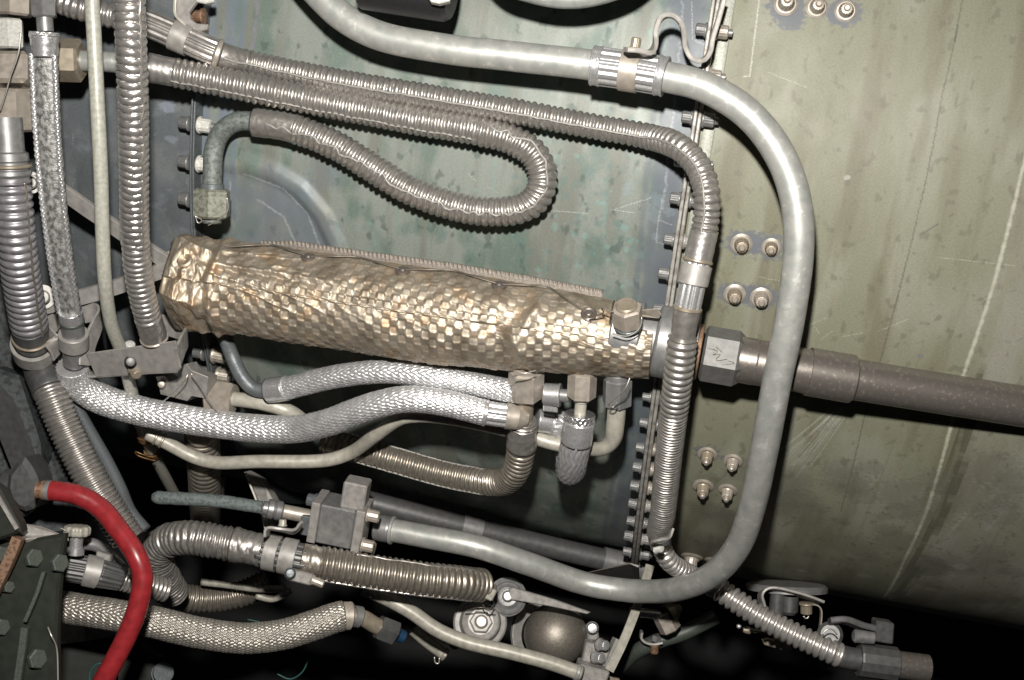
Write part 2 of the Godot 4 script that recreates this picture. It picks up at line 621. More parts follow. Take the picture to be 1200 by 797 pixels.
func paint(base_cols: Array, f: Array) -> Image:
	# base_cols: linear colours [main, blotch, streak, stain spots]; mixed by the noise fields
	var im := Image.create(TW, TH, false, Image.FORMAT_RGB8)
	var data := PackedByteArray()
	data.resize(TW * TH * 3)
	var c0: Color = base_cols[0]
	var c1: Color = base_cols[1]
	var c2: Color = base_cols[2]
	var c3: Color = base_cols[3]
	var f0: PackedByteArray = f[0]
	var f1: PackedByteArray = f[1]
	var f2: PackedByteArray = f[2]
	var f3: PackedByteArray = f[3]
	var lut := PackedByteArray()
	for i in 1025: lut.append(int(clampf(Color(i / 1024.0, 0, 0).linear_to_srgb().r * 255.0, 0, 255)))
	for i in TW * TH:
		var k1 := clampf((f0[i] - 118.0) / 70.0, 0, 1)
		var k2 := clampf((f1[i] - 125.0) / 75.0, 0, 1) * 0.85
		var k3 := clampf((f2[i] - 178.0) / 26.0, 0, 1)
		var q := 0.86 + f3[i] * 0.0011
		var r := lerpf(lerpf(lerpf(c0.r, c1.r, k1), c2.r, k2), c3.r, k3 * c3.a) * q
		var g := lerpf(lerpf(lerpf(c0.g, c1.g, k1), c2.g, k2), c3.g, k3 * c3.a) * q
		var b := lerpf(lerpf(lerpf(c0.b, c1.b, k1), c2.b, k2), c3.b, k3 * c3.a) * q
		data[i * 3] = lut[int(r * 1024)]
		data[i * 3 + 1] = lut[int(g * 1024)]
		data[i * 3 + 2] = lut[int(b * 1024)]
	im.set_data(TW, TH, false, Image.FORMAT_RGB8, data)
	return im

func lin(r: float, g: float, b: float, a := 1.0) -> Color:
	var c := Color(r, g, b).linear_to_srgb()
	c.a = a
	return c

func skin_mat(im: Image, metal: float, rough: float) -> StandardMaterial3D:
	var m := StandardMaterial3D.new()
	m.albedo_texture = ImageTexture.create_from_image(im)
	m.metallic = metal
	m.roughness = rough
	m.roughness_texture = grain
	m.heightmap_enabled = false
	return m

func skin(s0: float, s1: float, r: float, dent: float, ridge := PackedVector2Array()) -> ArrayMesh:
	# ridge: a line of (axial place, angle) along which the sheet is pressed outward
	var nu := 120 if ridge.is_empty() else 240
	var nv := 90 if ridge.is_empty() else 460
	var lo := Vector2(9, 9)
	var hi := Vector2(-9, -9)
	for q in ridge:
		lo = lo.min(q)
		hi = hi.max(q)
	var pos := PackedVector3Array()
	var uvs := PackedVector2Array()
	for i in nu:
		var s := lerpf(s0, s1, float(i) / (nu - 1))
		for j in nv:
			var th := lerpf(-1.75, 1.2, float(j) / (nv - 1))
			var rr := r + dent * nz.get_noise_2d(s * 90, th * 60)
			if ridge.size() and s > lo.x - .05 and s < hi.x + .05 and th > lo.y - .07 and th < hi.y + .07:
				var best := 9.0
				for k in ridge.size() - 1:
					var a := ridge[k] * Vector2(1, r)
					var b := ridge[k + 1] * Vector2(1, r)
					best = minf(best, Vector2(s, th * r).distance_to(Geometry2D.get_closest_point_to_segment(Vector2(s, th * r), a, b)))
				rr += .0055 * (1.0 - smoothstep(.003, .017, best))
			pos.append(cas(s, th, rr))
			uvs.append((Vector2(s, th) - box.position) / box.size)
	return grid(pos, nu, nv, false, uvs)

func _ready() -> void:
	# camera
	var cam := Camera3D.new()
	cam.name = "camera"
	cam.position = Vector3(0, 0, D)
	cam.fov = rad_to_deg(2.0 * atan(0.3985 / D))
	cam.near = 0.05
	cam.far = 20.0
	add_child(cam)
	cam.current = true
	# surroundings: a dim hangar, no sky
	var we := WorldEnvironment.new()
	we.name = "surroundings"
	var env := Environment.new()
	env.background_mode = Environment.BG_COLOR
	env.background_color = Color(0.75, 0.78, 0.82)
	env.background_energy_multiplier = 0.008
	env.tonemap_mode = Environment.TONE_MAPPER_LINEAR
	env.tonemap_exposure = 1.0
	env.sdfgi_enabled = true
	env.ssao_enabled = true
	env.ssil_enabled = true
	we.environment = env
	add_child(we)
	# the flash, on its bracket above the lens
	var flash := SpotLight3D.new()
	flash.name = "flash"
	add_child(flash)
	flash.look_at_from_position(Vector3(-0.03, 0.27, 1.37), Vector3(0.03, 0.06, 0.0))
	flash.light_color = Color(1.0, 0.98, 0.95)
	flash.light_energy = 3.9
	flash.light_size = 0.03
	flash.spot_range = 8.0
	flash.spot_angle = 50.0
	flash.spot_attenuation = 2.0
	flash.shadow_enabled = true

	AX = Vector3(cos(.15923) * cos(.1506), -sin(.15923) * cos(.1506), sin(.1506))
	E1 = (Vector3(0, 0, 1) - AX * AX.z).normalized()
	E2 = E1.cross(AX)
	rng.seed = 7
	nz.noise_type = FastNoiseLite.TYPE_SIMPLEX_SMOOTH
	nz.frequency = 0.06
	nz.seed = 11
	make_materials()
	casing()
	bay()
	wrapped_cylinder()
	shaft()
	bent_pipe()
	bellows_hoses()
	under_fittings()
	upright_hoses()
	fittings_top()
	struts()
	lower_middle()
	lower_left()
	lower_right()
	top_bits()

# ---------------------------------------------------------------- the casing
var sf := 0.0
var sl := 0.0

func nut12(pa: Dictionary, s: float, l: float, r: float) -> ArrayMesh:       # a twelve point nut: scalloped sides on a collar
	var pos := PackedVector3Array()
	var prof := [[0, 0.01], [0, r * 1.28], [l * .22, r * 1.28], [l * .24, r], [l * .9, r], [l, r * .8], [l, 0.01]]
	var seg := 48
	for k in prof.size():
		var f := frame(pa, s + prof[k][0])
		for j in seg + 1:
			var a := TAU * (j % seg) / seg
			var rr: float = prof[k][1]
			if k >= 3 and k < 6: rr *= 1.0 + 0.09 * (absf(cos(a * 6)) - 0.5)
			pos.append(f[0] + (f[1] * cos(a) + f[2] * sin(a)) * rr * pa.u)
	return grid(pos, prof.size(), seg + 1, true)

func bolt(called: String, parent: Node3D, at: Vector3, dir: Vector3, px: float, m: Material, kind := 0) -> Node3D:
	# kind 0: nut on a stud with a washer, standing on the skin; 1: through bolt of a flange, head one side and nut the other
	var b := Node3D.new()
	b.name = called
	parent.add_child(b, true)
	var u := mm(at)
	b.position = at - base
	if kind == 0:
		var pa := axle(Vector3.ZERO, dir * 30 * u)
		pa.u = u
		put("washer", lathe(pa, 0, [[0, px * 1.45], [px * .12, px * 1.5], [px * .3, px * 1.2], [px * .35, 0]], 28), M.tan, b)
		put("nut", nut12(pa, px * .3, px * 1.35, px * .8), m, b)
		put("stud", lathe(pa, px * 1.5, [[0, px * .45], [px * .55, px * .42], [px * .7, px * .3], [px * .7, 0]], 16), M.tan, b)
	else:
		var pa := axle(-dir * 40 * u, dir * 40 * u)
		pa.u = u
		put("head", nut12(axle_u(dir * -9 * u * .5, -dir * 40 * u, u), 0, px * 1.5, px * .75), M.grey, b)
		put("nut", nut12(axle_u(dir * 9 * u * .5, dir * 40 * u, u), 0, px * 1.7, px * .85), m, b)
		put("stud", lathe(pa, 40 + 4.5 + px * 1.7, [[0, px * .5], [px * .5, px * .45], [px * .5, 0]], 14), M.grey, b)
	return b

func axle_u(p0: Vector3, p1: Vector3, u: float) -> Dictionary:
	var pa := axle(p0, p1)
	pa.u = u
	return pa

func casing() -> void:
	sf = sth(P(803, 233, 0.012)).x
	sl = sth(P(226, 192, 0.012)).x
	var t := thing("engine_casing", "big olive and blue grey stained engine casing behind all the pipes", "engine casing", P(800, 300, 0))
	# right skin: olive paint
	box = Rect2(sf - 0.02, -1.25, 0.80, 1.75)
	var im := paint([Color(.18, .182, .13), Color(.21, .212, .163), Color(.14, .134, .09), Color(.105, .1, .07, .5)],
		[field(.012, 4, 1, 3, 1), field(.02, 4, 1, 8, 2), field(.045, 3, 1, 1.6, 3), field(.3, 2, 1, 1, 4)])
	# the paint beyond the light stripe is pinker, its edge ragged
	var d := im.get_data()
	for y in TH:
		var th := box.position.y + box.size.y * y / TH
		for x in range(int(TW * .35), TW):
			var s := box.position.x + box.size.x * x / TW
			var q := pix(cas(s, th, RC)) if y % 8 == 0 and x % 8 == 0 else Vector2.ZERO
			if q == Vector2.ZERO: continue
			var edge := 1172.0 - (q.y - 270.0) * 0.18 + 14 * nz.get_noise_1d(q.y * .35) + 6 * nz.get_noise_1d(q.y * 1.7)
			if q.y < 240: edge += (240 - q.y) * 0.5
			if q.y > 560: edge -= (q.y - 560) * .3
			var k := clampf((q.x - edge) / 7.0, 0, 1) * (0.8 + .3 * nz.get_noise_2d(q.x, q.y))
			var stripe := 4.0 + knots(q.y, [[210, 1195], [330, 1165], [440, 1128], [600, 1085], [697, 1035]])
			var damp := smoothstep(stripe, stripe + 8, q.x) * (1.0 - clampf((q.x - edge) / 7.0, 0, 1)) * smoothstep(230, 400, q.y) * .22
			if damp > 0.01:
				for yy in 8:
					for xx in 8:
						if y + yy >= TH or x + xx >= TW: continue
						var i := ((y + yy) * TW + x + xx) * 3
						for c in 3: d[i + c] = int(d[i + c] * (1.0 - damp))
			if k > 0.02:
				for yy in 8:
					for xx in 8:
						if y + yy >= TH or x + xx >= TW: continue
						var i := ((y + yy) * TW + x + xx) * 3
						d[i] = int(minf(255, lerpf(d[i], d[i] * 1.02 + 3, k)))
						d[i + 1] = int(minf(255, lerpf(d[i + 1], d[i + 1] * 1.015 + 2, k)))
						d[i + 2] = int(minf(255, lerpf(d[i + 2], d[i + 2] * 1.06 + 2, k)))
	im.set_data(TW, TH, false, Image.FORMAT_RGB8, d)
	rng.seed = 21
	for i in 150:                                              # dark dashes along the grain
		var x := rng.randf_range(830, 1195)
		var y := rng.randf_range(5, 700)
		var l := rng.randf_range(2, 10)
		scratch(im, [x, y, x + l, y - l * .45], rng.randf_range(.5, 1.5), lin(.12, .11, .09, rng.randf_range(.15, .5)), .3)
	for i in 26:
		var x := rng.randf_range(850, 1195)
		var y := rng.randf_range(100, 690)
		scratch(im, [x, y, x - 3, y + rng.randf_range(8, 26)], 1.0, lin(.2, .13, .08, rng.randf_range(.2, .5)), 1.2)
	scratch(im, [1128, -5, 1118, 50, 1104, 110, 1087, 200, 1066, 290, 1040, 390, 1012, 490, 985, 600], 0.9, lin(.07, .065, .05, .8), .8)
	scratch(im, [1122, 30, 1118, 50], 1.6, lin(.06, .06, .06, .7), .3)
	scratch(im, [1082, 400, 1070, 440], 0.9, lin(.17, .12, .06, .6), 1)
	scratch(im, [1046, 520, 1020, 590, 1000, 640], 1.0, lin(.15, .11, .07, .45), 2)
	scratch(im, [1240, 40, 1215, 130, 1195, 210, 1165, 330, 1128, 440, 1106, 530, 1085, 600, 1060, 655, 1035, 700], 3.6, lin(.43, .43, .36, .75), .3)
	scratch(im, [1207, 220, 1176, 340, 1142, 440, 1118, 540, 1094, 610], 5, lin(.2, .2, .14, .3), .3)
	scratch(im, [1190, 590, 1160, 640, 1150, 690], 1.4, lin(.14, .13, .1, .4), 2)
	scratch(im, [1079, 275, 1100, 262], 1.2, lin(.08, .08, .08, .8), .4)
	scratch(im, [1112, 254, 1117, 251], 1.5, lin(.08, .08, .08, .8), .2)
	for q in [[900, 85, 945, 103], [945, 382, 970, 372], [955, 384, 960, 392], [962, 398, 975, 388], [985, 395, 1012, 390], [1030, 388, 1064, 374], [890, 325, 915, 330], [1100, 302, 1190, 312]]:
		scratch(im, q, 0.7, lin(.55, .55, .5, .5), .5)
	for i in 22:                                               # the scuffed fan under the shaft
		var x := rng.randf_range(-18, 18)
		scratch(im, [985 + x * .7, 478, 925 + x * 1.4 + rng.randf_range(-6, 6), 545 + rng.randf_range(-16, 16)], rng.randf_range(.6, 1.6), lin(.5, .52, .52, rng.randf_range(.08, .34)), .5)
	for i in 16:
		var x := rng.randf_range(1110, 1195)
		var y := rng.randf_range(545, 640)
		scratch(im, [x, y, x - 22, y + 22], rng.randf_range(1, 3), lin(.5, .5, .5, .1), 2)
	stain(im, 1078, 418, 4, lin(.12, .14, .17, .6), 4)
	stain(im, 993, 208, 4, lin(.45, .45, .47, .5), 5)
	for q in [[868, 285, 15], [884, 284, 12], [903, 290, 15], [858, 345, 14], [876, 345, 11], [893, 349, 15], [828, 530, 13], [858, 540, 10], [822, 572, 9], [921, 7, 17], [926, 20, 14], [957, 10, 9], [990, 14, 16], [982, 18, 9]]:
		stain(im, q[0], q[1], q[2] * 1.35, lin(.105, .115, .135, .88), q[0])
	for i in 120:                                              # grime low down
		stain(im, rng.randf_range(800, 1190), 735 - 190 * pow(rng.randf(), 1.6), rng.randf_range(10, 40), lin(.085, .085, .07, .22), i)
	for i in 8:
		stain(im, rng.randf_range(870, 1150), rng.randf_range(660, 715), rng.randf_range(5, 14), lin(.4, .4, .36, .25), i + 70)
	scratch(im, [818, 0, 812, 90], 1.0, lin(.6, .6, .57, .5), .5)
	scratch(im, [889, 0, 878, 90, 870, 90], 1.2, lin(.55, .55, .5, .6), .5)
	put("casing_skin", skin(sf + .004, sf + 1.5, RC, .0006), skin_mat(im, 0.0, .6), null, "olive painted skin with scratches and a pale stripe")
	# left skin: blue grey metal with green bloom
	box = Rect2(sl - .02, -1.25, sf - sl + .04, 1.75)
	im = paint([Color(.195, .218, .196), Color(.115, .155, .132), Color(.15, .157, .135), Color(.055, .08, .07, .6)],
		[field(.012, 5, 1, 1.6, 31), field(.02, 4, 1, 9, 32), field(.03, 4, 1, 1.5, 33), field(.25, 3, 1, 1, 34)])
	rng.seed = 5
	for i in 90:                                               # grime low down
		stain(im, rng.randf_range(240, 770), 660 - 190 * pow(rng.randf(), 1.4), rng.randf_range(10, 36), lin(.05, .065, .055, .28), i + 900)
	for i in 90:                                               # running streaks
		var x := rng.randf_range(240, 780)
		var y := rng.randf_range(0, 420)
		var gr := rng.randf() < .5
		scratch(im, [x, y, x - 6, y + rng.randf_range(20, 90)], rng.randf_range(1, 4), lin(.15, .28, .26, .16) if gr else lin(.16, .17, .15, .16), 1.5)
	for i in 420:                                              # pits and rings
		var x := rng.randf_range(240, 780)
		var y := rng.randf_range(0, 600)
		if rng.randf() < .5: x = rng.randf_range(600, 745); y = rng.randf_range(130, 380)
		stain(im, x, y, rng.randf_range(1.5, 7), lin(.1, .16, .155, rng.randf_range(.12, .5)) if rng.randf() < .75 else lin(.17, .36, .34, .3), i)
	for q in [[250, 0, 14], [272, 0, 20], [285, 0, 8]]:
		scratch(im, [q[0], 0, q[0] - 12, 140, q[0] - 14, 260], q[2], lin(.13, .16, .22, .5), 2)
	scratch(im, [300, 0, 290, 90], 6, lin(.2, .17, .22, .45), 2)
	for q in [[780, 24, .75], [764, 16, .6], [752, 9, .4], [795, 20, .55]]:
		var o: float = q[0] - 764.0
		scratch(im, [792 + o, -5, 780 + o, 120, 766 + o, 240, 757 + o, 340, 749 + o, 430, 737 + o, 520, 722 + o, 610, 716 + o, 660], q[1], lin(.085, .1, .125, q[2]), 1)
	scratch(im, [800, 0, 790, 120, 775, 250], 3, lin(.25, .26, .3, .5), 2)
	for i in 14: stain(im, rng.randf_range(730, 790), rng.randf_range(20, 600), rng.randf_range(4, 12), lin(.2, .27, .3, .3), i + 400)
	for i in 34: stain(im, 310 + rng.randf_range(-65, 80), 245 + rng.randf_range(-50, 60), rng.randf_range(14, 40), lin(.13, .15, .175, .3), i + 500)
	for q in [[285, 205, 330, 222, 358, 252, 376, 300], [300, 236, 330, 256, 350, 300], [268, 215, 262, 260]]: scratch(im, q, 3, lin(.33, .35, .37, .5), 1)
	for q in [[762, 233, 716, 248], [640, 248, 690, 252], [775, 236, 770, 262, 768, 286, 790, 290], [772, 260, 786, 265], [715, 247, 742, 251], [548, 205, 556, 214], [810, 0, 811, 45, 826, 52]]:
		scratch(im, q, .75, lin(.6, .61, .63, .65), .8)
	for i in 30:
		var x := rng.randf_range(300, 740)
		var y := rng.randf_range(20, 600)
		scratch(im, [x, y, x + rng.randf_range(-12, 12), y + rng.randf_range(-9, 9)], .6, lin(.5, .52, .52, .4), .5)
	var ridge := PackedVector2Array()
	for q in [[256, 188], [285, 192], [322, 203], [352, 222], [378, 252], [394, 286], [402, 330]]: ridge.append(sth(P(q[0], q[1], -.006)))
	put("casing_skin", skin(sl, sf - .004, RC - .006, .0008, ridge), skin_mat(im, .1, .55), null, "blue grey metal skin with green bloom and dark edge band")
	# the forward skin, dark, behind the upright hoses
	box = Rect2(sl - 1.0, -1.25, 1.0, 1.75)
	im = paint([Color(.12, .135, .145), Color(.16, .175, .18), Color(.085, .1, .1), Color(.2, .22, .25, .4)],
		[field(.02, 5, 1, 1.6, 41), field(.02, 4, 1, 5, 42), field(.03, 4, 1, 1.5, 43), field(.25, 3, 1, 1, 44)])
	for i in 40:
		var x := rng.randf_range(50, 225)
		var y := rng.randf_range(0, 420)
		scratch(im, [x, y, x + rng.randf_range(-4, 4), y + rng.randf_range(2, 14)], .7, lin(.4, .42, .45, .5), .5)
	stain(im, 190, 126, 9, lin(.3, .34, .42, .6), 1)
	stain(im, 195, 165, 7, lin(.24, .27, .33, .6), 2)
	put("casing_skin", skin(sl - 1.0, sl, RC - .012, .0008), skin_mat(im, .2, .5), null, "dark slate skin behind the upright hoses")
	# flanges: two rims each, butted
	for q in [[sf, .026, .0046, M.flange], [sl, .016, .0030, M.bluegrey]]:
		for k in [-1, 1]:
			var pos := PackedVector3Array()
			var n := 140
			var prof := [[0, -.012], [0, q[1] - .0016], [.0003, q[1] - .0005], [.001, q[1]], [.0014, q[1]], [q[2] - .0016, q[1]], [q[2] - .001, q[1]], [q[2] - .0002, q[1] - .0006], [q[2], q[1] - .0016], [q[2], q[1] - .004], [q[2], -.012]]
			for i in n:
				var th := lerpf(1.2, -1.75, float(i) / (n - 1))
				var wob := .0004 * nz.get_noise_1d(th * 300)
				for e in prof: pos.append(cas(q[0] + k * e[0] + (0.0002 * k), th, RC + e[1] + wob))
			put("flange_rim", grid(pos, n, prof.size(), false, PackedVector2Array(), k < 0), q[3])
	# a pale doubler strip beside the flange
	var ds := PackedVector3Array()
	for i in 100:
		var th := lerpf(1.2, -1.6, i / 99.0)
		for e in [[.0075, .0], [.008, .0032], [.020, .0032], [.0215, .0]]: ds.append(cas(sf + e[0], th, RC + e[1] + .0003 * nz.get_noise_1d(th * 200)))
	put("edge_strip", grid(ds, 100, 4, false), mat(Color(.36, .37, .32), .1, .45, grain, 8, .02))
	# flange bolts
	for y in [36, 88, 139, 190, 234, 282, 322, 365, 412, 466, 497, 526, 549, 571, 592, 612, 630, 648]:
		var th := ring_at(sf, RC + .018, y)
		var b := bolt("bolt", t, cas(sf, th, RC + .018), AX, (9.3 if y < 420 else 7.4) * rng.randf_range(.94, 1.05), M.tan if y < 100 else [M.grey, M.grey, M.strap, M.tan][rng.randi() % 4], 1)
		b.rotate(AX, rng.randf() * 2)
	for y in [146, 192, 236, 330, 374, 417, 441]:
		var th := ring_at(sl, RC + .013, y)
		bolt("bolt", t, cas(sl, th, RC + .009), AX, 9.5, M.white_paint if y < 200 else M.tan, 1)
	# studs with nuts on the olive skin
	for q in [[869, 286, 8.2], [904, 290, 8], [861, 345, 8.5], [892, 349, 8.5], [829, 532, 8], [859, 540, 8], [824, 569, 8], [853, 574, 8], [811, 652, 9], [838, 657, 9], [921, 5, 9], [957, 9, 9], [991, 13, 9]]:
		var p := P(q[0], q[1], 0.0)
		var e := sth(p)
		var dir := E1 * cos(e.y) + E2 * sin(e.y)
		bolt("bolt", t, p, (dir + Vector3(rng.randf_range(-.07, .07), -.05 + rng.randf_range(-.05, .05), .1)).normalized(), q[2] * rng.randf_range(.94, 1.06), [M.tan, M.tan, M.brasstan, M.cream][rng.randi() % 4], 0)

func bay() -> void:
	var w := Shape.new()
	w.quad(Vector3(-2.5, 1.6, -1.7), Vector3(2.5, 1.6, -1.7), Vector3(2.5, -1.6, -1.7), Vector3(-2.5, -1.6, -1.7))
	var o := MeshInstance3D.new()
	o.name = "bay_wall"
	o.mesh = w.done()
	o.material_override = M.black
	o.set_meta("kind", "structure")
	o.set_meta("label", "black unlit inside of the engine bay beyond the casing")
	add_child(o)

func knots(x: float, t: Array) -> float:                 # straight lines between [x, value] pairs
	if x <= t[0][0]: return t[0][1]
	for i in t.size() - 1:
		if x < t[i + 1][0]: return lerpf(t[i][1], t[i + 1][1], (x - t[i][0]) / (t[i + 1][0] - t[i][0]))
	return t[t.size() - 1][1]

# ---------------------------------------------------------------- the foil wrapped cylinder and the shaft out of it
func wrapped_cylinder() -> void:
	var pa := path(ov([211, 327, .068, 500, 370, .066, 772, 404, .063]), 1)
	thing("foil_wrapped_cylinder", "brass foil wrapped cylinder embossed with a checker pattern and laced with wire", "cylinder", pa.p[0])
	var L: float = pa.px
	var cell := 9.3
	var rad := [[0, 54], [3, 58], [20, 59], [62, 57], [90, 54], [330, 54], [420, 50], [500, 44], [L, 39]]
	var flapped := near(pa, 716, 398)
	var fn := func(s, ph):
		var r: float = knots(s, rad)
		var smooth_end: float = smoothstep(48, 84, s + 16 * sin(ph * 2.3 + 1) + 12 * nz.get_noise_2d(s * .5, ph * 9))
		# the checker: cells bent one way and the other, like woven tape
		var wv: float = ph * 37.0 / TAU + 0.25 * nz.get_noise_2d(s * .22, ph * 5)
		var wu: float = s / cell + 0.25 * nz.get_noise_2d(s * .2 + 50, ph * 6)
		var fu: float = wu - floor(wu)
		var fv: float = wv - floor(wv)
		var odd: bool = (int(floor(wu)) + int(floor(wv))) % 2 != 0
		var eu: float = smoothstep(0.0, .12, fu) * smoothstep(0.0, .12, 1.0 - fu)
		var ev: float = smoothstep(0.0, .12, fv) * smoothstep(0.0, .12, 1.0 - fv)
		var j: float = jag(floor(wu) * 7.0 + floor(wv) * 13.0)
		var h: float
		if odd: h = .8 * eu * ev + ((fv - .5) * (2.1 + .9 * j) + (fu - .5) * .8 * (j - .5)) * eu
		else: h = -.8 * eu * ev - ((fv - .5) * (2.0 + .9 * j) + (fu - .5) * .8 * (j - .3)) * eu
		var weak: float = 0.65 + 0.75 * nz.get_noise_2d(s * .12 + 300, ph * 3.4)
		r += h * smooth_end * clampf(weak + .2, .45, 1.1) * lerpf(.9, .58, smoothstep(250, 380, s)) * lerpf(1.0, .55, smoothstep(.0, .5, sin(ph)))
		# long wrinkles, and big crumpled facets at the bare end
		var wr: float = 1.0 - absf(nz.get_noise_2d(s * .11 + 6 * sin(ph * 3), ph * 15 + s * .02)) * 2.6
		r += pow(maxf(wr, 0), 3.0) * lerpf(2.0, .7, smoothstep(90, 240, s)) * smoothstep(50, 80, s) * (1.0 if sin(ph) > -.3 else .5)
		r += 1.7 * nz.get_noise_2d(s * .16 + 900, ph * 9.0) + .9 * smoothstep(50, 90, s) * nz.get_noise_2d(s * .5 + 400, ph * 14.0)
		var lane: float = ph - .33 - .12 * sin(s * .012)
		r += (1.9 * exp(-pow(lane / .05, 2)) - 2.2 * exp(-pow((lane + .1) / .06, 2))) * (1.0 - smoothstep(120, 260, s)) * smoothstep(40, 70, s) if ph < PI else 0.0
		if s < 110:
			var c: float = nz.get_noise_2d(s * .3 + 77, ph * 8.0)
			r += (1.0 - smooth_end) * (absf(c) * -13.0 + 3.0) * smoothstep(0, 14, s)
			var fold: float = fposmod(ph + .32 + s * .004, TAU / 5.0) - TAU / 10.0
			r *= lerpf(1.0, .86 / cos(fold) , (1.0 - smooth_end) * .75)
			var dx: float = (s - 24.0)
			var dy: float = (ph - .42) * 57.0
			var dd: float = sqrt(dx * dx + dy * dy)
			r += 1.8 * exp(-pow((dd - 13) / 4.0, 2)) - 2.2 * exp(-dd * dd / 30.0)
			r += 3.2 * exp(-pow((s - 58 - 5 * sin(ph * 2.5)) / 5.5, 2)) - 3.6 * exp(-pow((s - 47 - 5 * sin(ph * 2.5)) / 6.0, 2))
			r -= 5.0 * smoothstep(-.30, -.46, ph) * smoothstep(-1.2, -.9, ph) * (1.0 - smoothstep(50, 62, s)) if ph < PI else 0.0
		# the dented crease near the outlets
		var cr: float = s - near_crease - 14 * sin(ph * 1.7)
		var side: float = cos(ph + .25)
		r -= 6.5 * exp(-pow(cr / 16.0, 2)) * maxf(side, 0) - 4.2 * exp(-pow((cr - 22) / 7.0, 2)) * maxf(side, 0)
		# a flattened crest along the top where the wrap is folded
		var up: float = cos(ph - 1.25)
		r += 2.0 * smoothstep(.93, 1.0, up)
		if s > flapped:
			var top: float = smoothstep(.52, .62, sin(ph + .2))
			r = lerpf(r, 28.0, top)
		return r
	near_crease = near(pa, 598, 390)
	put("foil_wrap", tube(pa, 0, L - 6, fn, 330, 1.1), M.foil)
	# a ribbed fold standing along the top
	var fold := Shape.new()
	var fp := PackedVector3Array()
	var nf := 400
	for i in nf:
		var s := lerpf(96, near(pa, 700, 396), float(i) / (nf - 1))
		var f := frame(pa, s)
		var r := knots(s, rad)
		var wob := .7 * sin(s * TAU / 5.2) + 1.5 * nz.get_noise_1d(s * 1.2)
		for e in [[1.52, -3.0, 0.0], [1.52, 1.5 + smoothstep(96, 140, s) * 3.5, 0.0], [1.50, 6.0 + smoothstep(96, 140, s) * 5.0, 1.0], [1.56, 6.5 + smoothstep(96, 140, s) * 5.0, 1.0], [1.66, 1.0, 0.0]]:
			var ph: float = e[0]
			var q: Vector3 = f[0] + (f[1] * cos(ph) + f[2] * sin(ph)) * (r + e[1]) * pa.u + f[1] * wob * e[2] * pa.u
			fp.append(q)
	put("wrap_fold", grid(fp, nf, 5, false), M.foil_edge)
	# lacing buttons with their wire
	var bt := []
	for q in [[359, 300], [467, 320], [578, 339], [683, 373]]:
		var s := near(pa, q[0] + 4, q[1] + 58)
		var f := frame(pa, s)
		var ph := 1.02 if q[0] < 600 else .55
		var dir: Vector3 = f[1] * cos(ph) + f[2] * sin(ph)
		var p: Vector3 = f[0] + dir * (knots(s, rad) + 0.8) * pa.u
		bt.append([p, dir, s])
		var a := axle_u(p, p + dir * .01, pa.u)
		put("button", lathe(a, 0, [[-2, 8.8], [1.8, 9.2], [3.0, 7.2], [2.2, 5.2], [2.4, 4.6], [4.2, 3.8], [4.8, 2.4], [4.8, 0]], 24), M.button)
	for i in bt.size():
		var p: Vector3 = bt[i][0] + bt[i][1] * .0022
		var prev: Vector3
		if i > 0: prev = bt[i - 1][0] + bt[i - 1][1] * .0022
		else: prev = frame(pa, 66)[0] + (frame(pa, 66)[1] * .72 + frame(pa, 66)[2] * .8) * 55 * pa.u
		var mid := (p + prev) / 2
		var f := frame(pa, lerpf(bt[i][2], bt[i - 1][2] if i > 0 else 66.0, .5))
		var top: Vector3 = f[0] + (f[1] * .38 + f[2] * .95) * (knots(bt[i][2] - 50, rad) + 5) * pa.u
		put("lacing_wire", wire(PackedVector3Array([prev, prev.lerp(top, .55) + f[1] * .004, top, top.lerp(p, .5) + f[1] * .004, p]), 1.0), M.wire_dark)
		put("lacing_wire", wire(PackedVector3Array([p + f[1] * .002, p + f[1] * .004 - f[2] * .008 + f[3] * .004, p + f[1] * .001 - f[2] * .013 + f[3] * .002]), .6), M.wire_dark)
	# the dimple plug at the bare end
	var fd := frame(pa, 24)
	var dd: Vector3 = fd[1] * cos(.42) + fd[2] * sin(.42)
	var ad := axle_u(fd[0] + dd * 52 * pa.u, fd[0] + dd * 60 * pa.u, pa.u)
	put("dimple", lathe(ad, 0, [[0, 9.5], [2.5, 9], [3.8, 7], [2.0, 2.2], [-2, 1.2], [-2, 0]], 28), M.foil)

	# adapter that the wrap ends on, with the capped nut
	var b := path(ov([700, 385, .064, 790, 403, .063]))
	thing("cylinder_adapter", "grey machined adapter collar at the open end of the foil wrap", "adapter", b.p[0])
	put("collar", lathe(b, near(b, 716, 390), [[0, 20], [0, 39], [2, 41], [33, 41], [35, 39], [36, 36.5], [52, 36], [54, 41], [56, 42.5], [100, 42.5]], 48), M.grey)
	put("lug", plate(ov([752, 363, .10, 770, 361, .10, 775, 368, .098, 772, 373, .096, 752, 371, .096]), E1 * -.006), M.tan)
	var c := axle(P(736, 380, .098), P(733, 344, .112))
	thing("capped_nut", "capped hexagon nut standing on the adapter at the foil's end", "nut", c.p[0])
	put("base_washer", lathe(c, -4, ringprof(4, 17, 0), 28), M.bluegrey)
	put("nut_body", lathe(c, 0, hexprof(27, 18.5), 6, true, .35), M.tan)
	put("cap", lathe(c, 26, [[0, 13], [3, 13], [5, 11.5], [4.2, 9], [4, 0]], 28), M.brasstan)
	put("locking_wire", wire(ov([719, 366, .118, 704, 361, .115, 708, 366, .112, 690, 372, .108]), .8), M.wire_dark)
	put("locking_wire", wire(ov([752, 372, .12, 750, 384, .122, 736, 394, .124, 718, 391, .12]), .8), M.wire)

var near_crease := 340.0

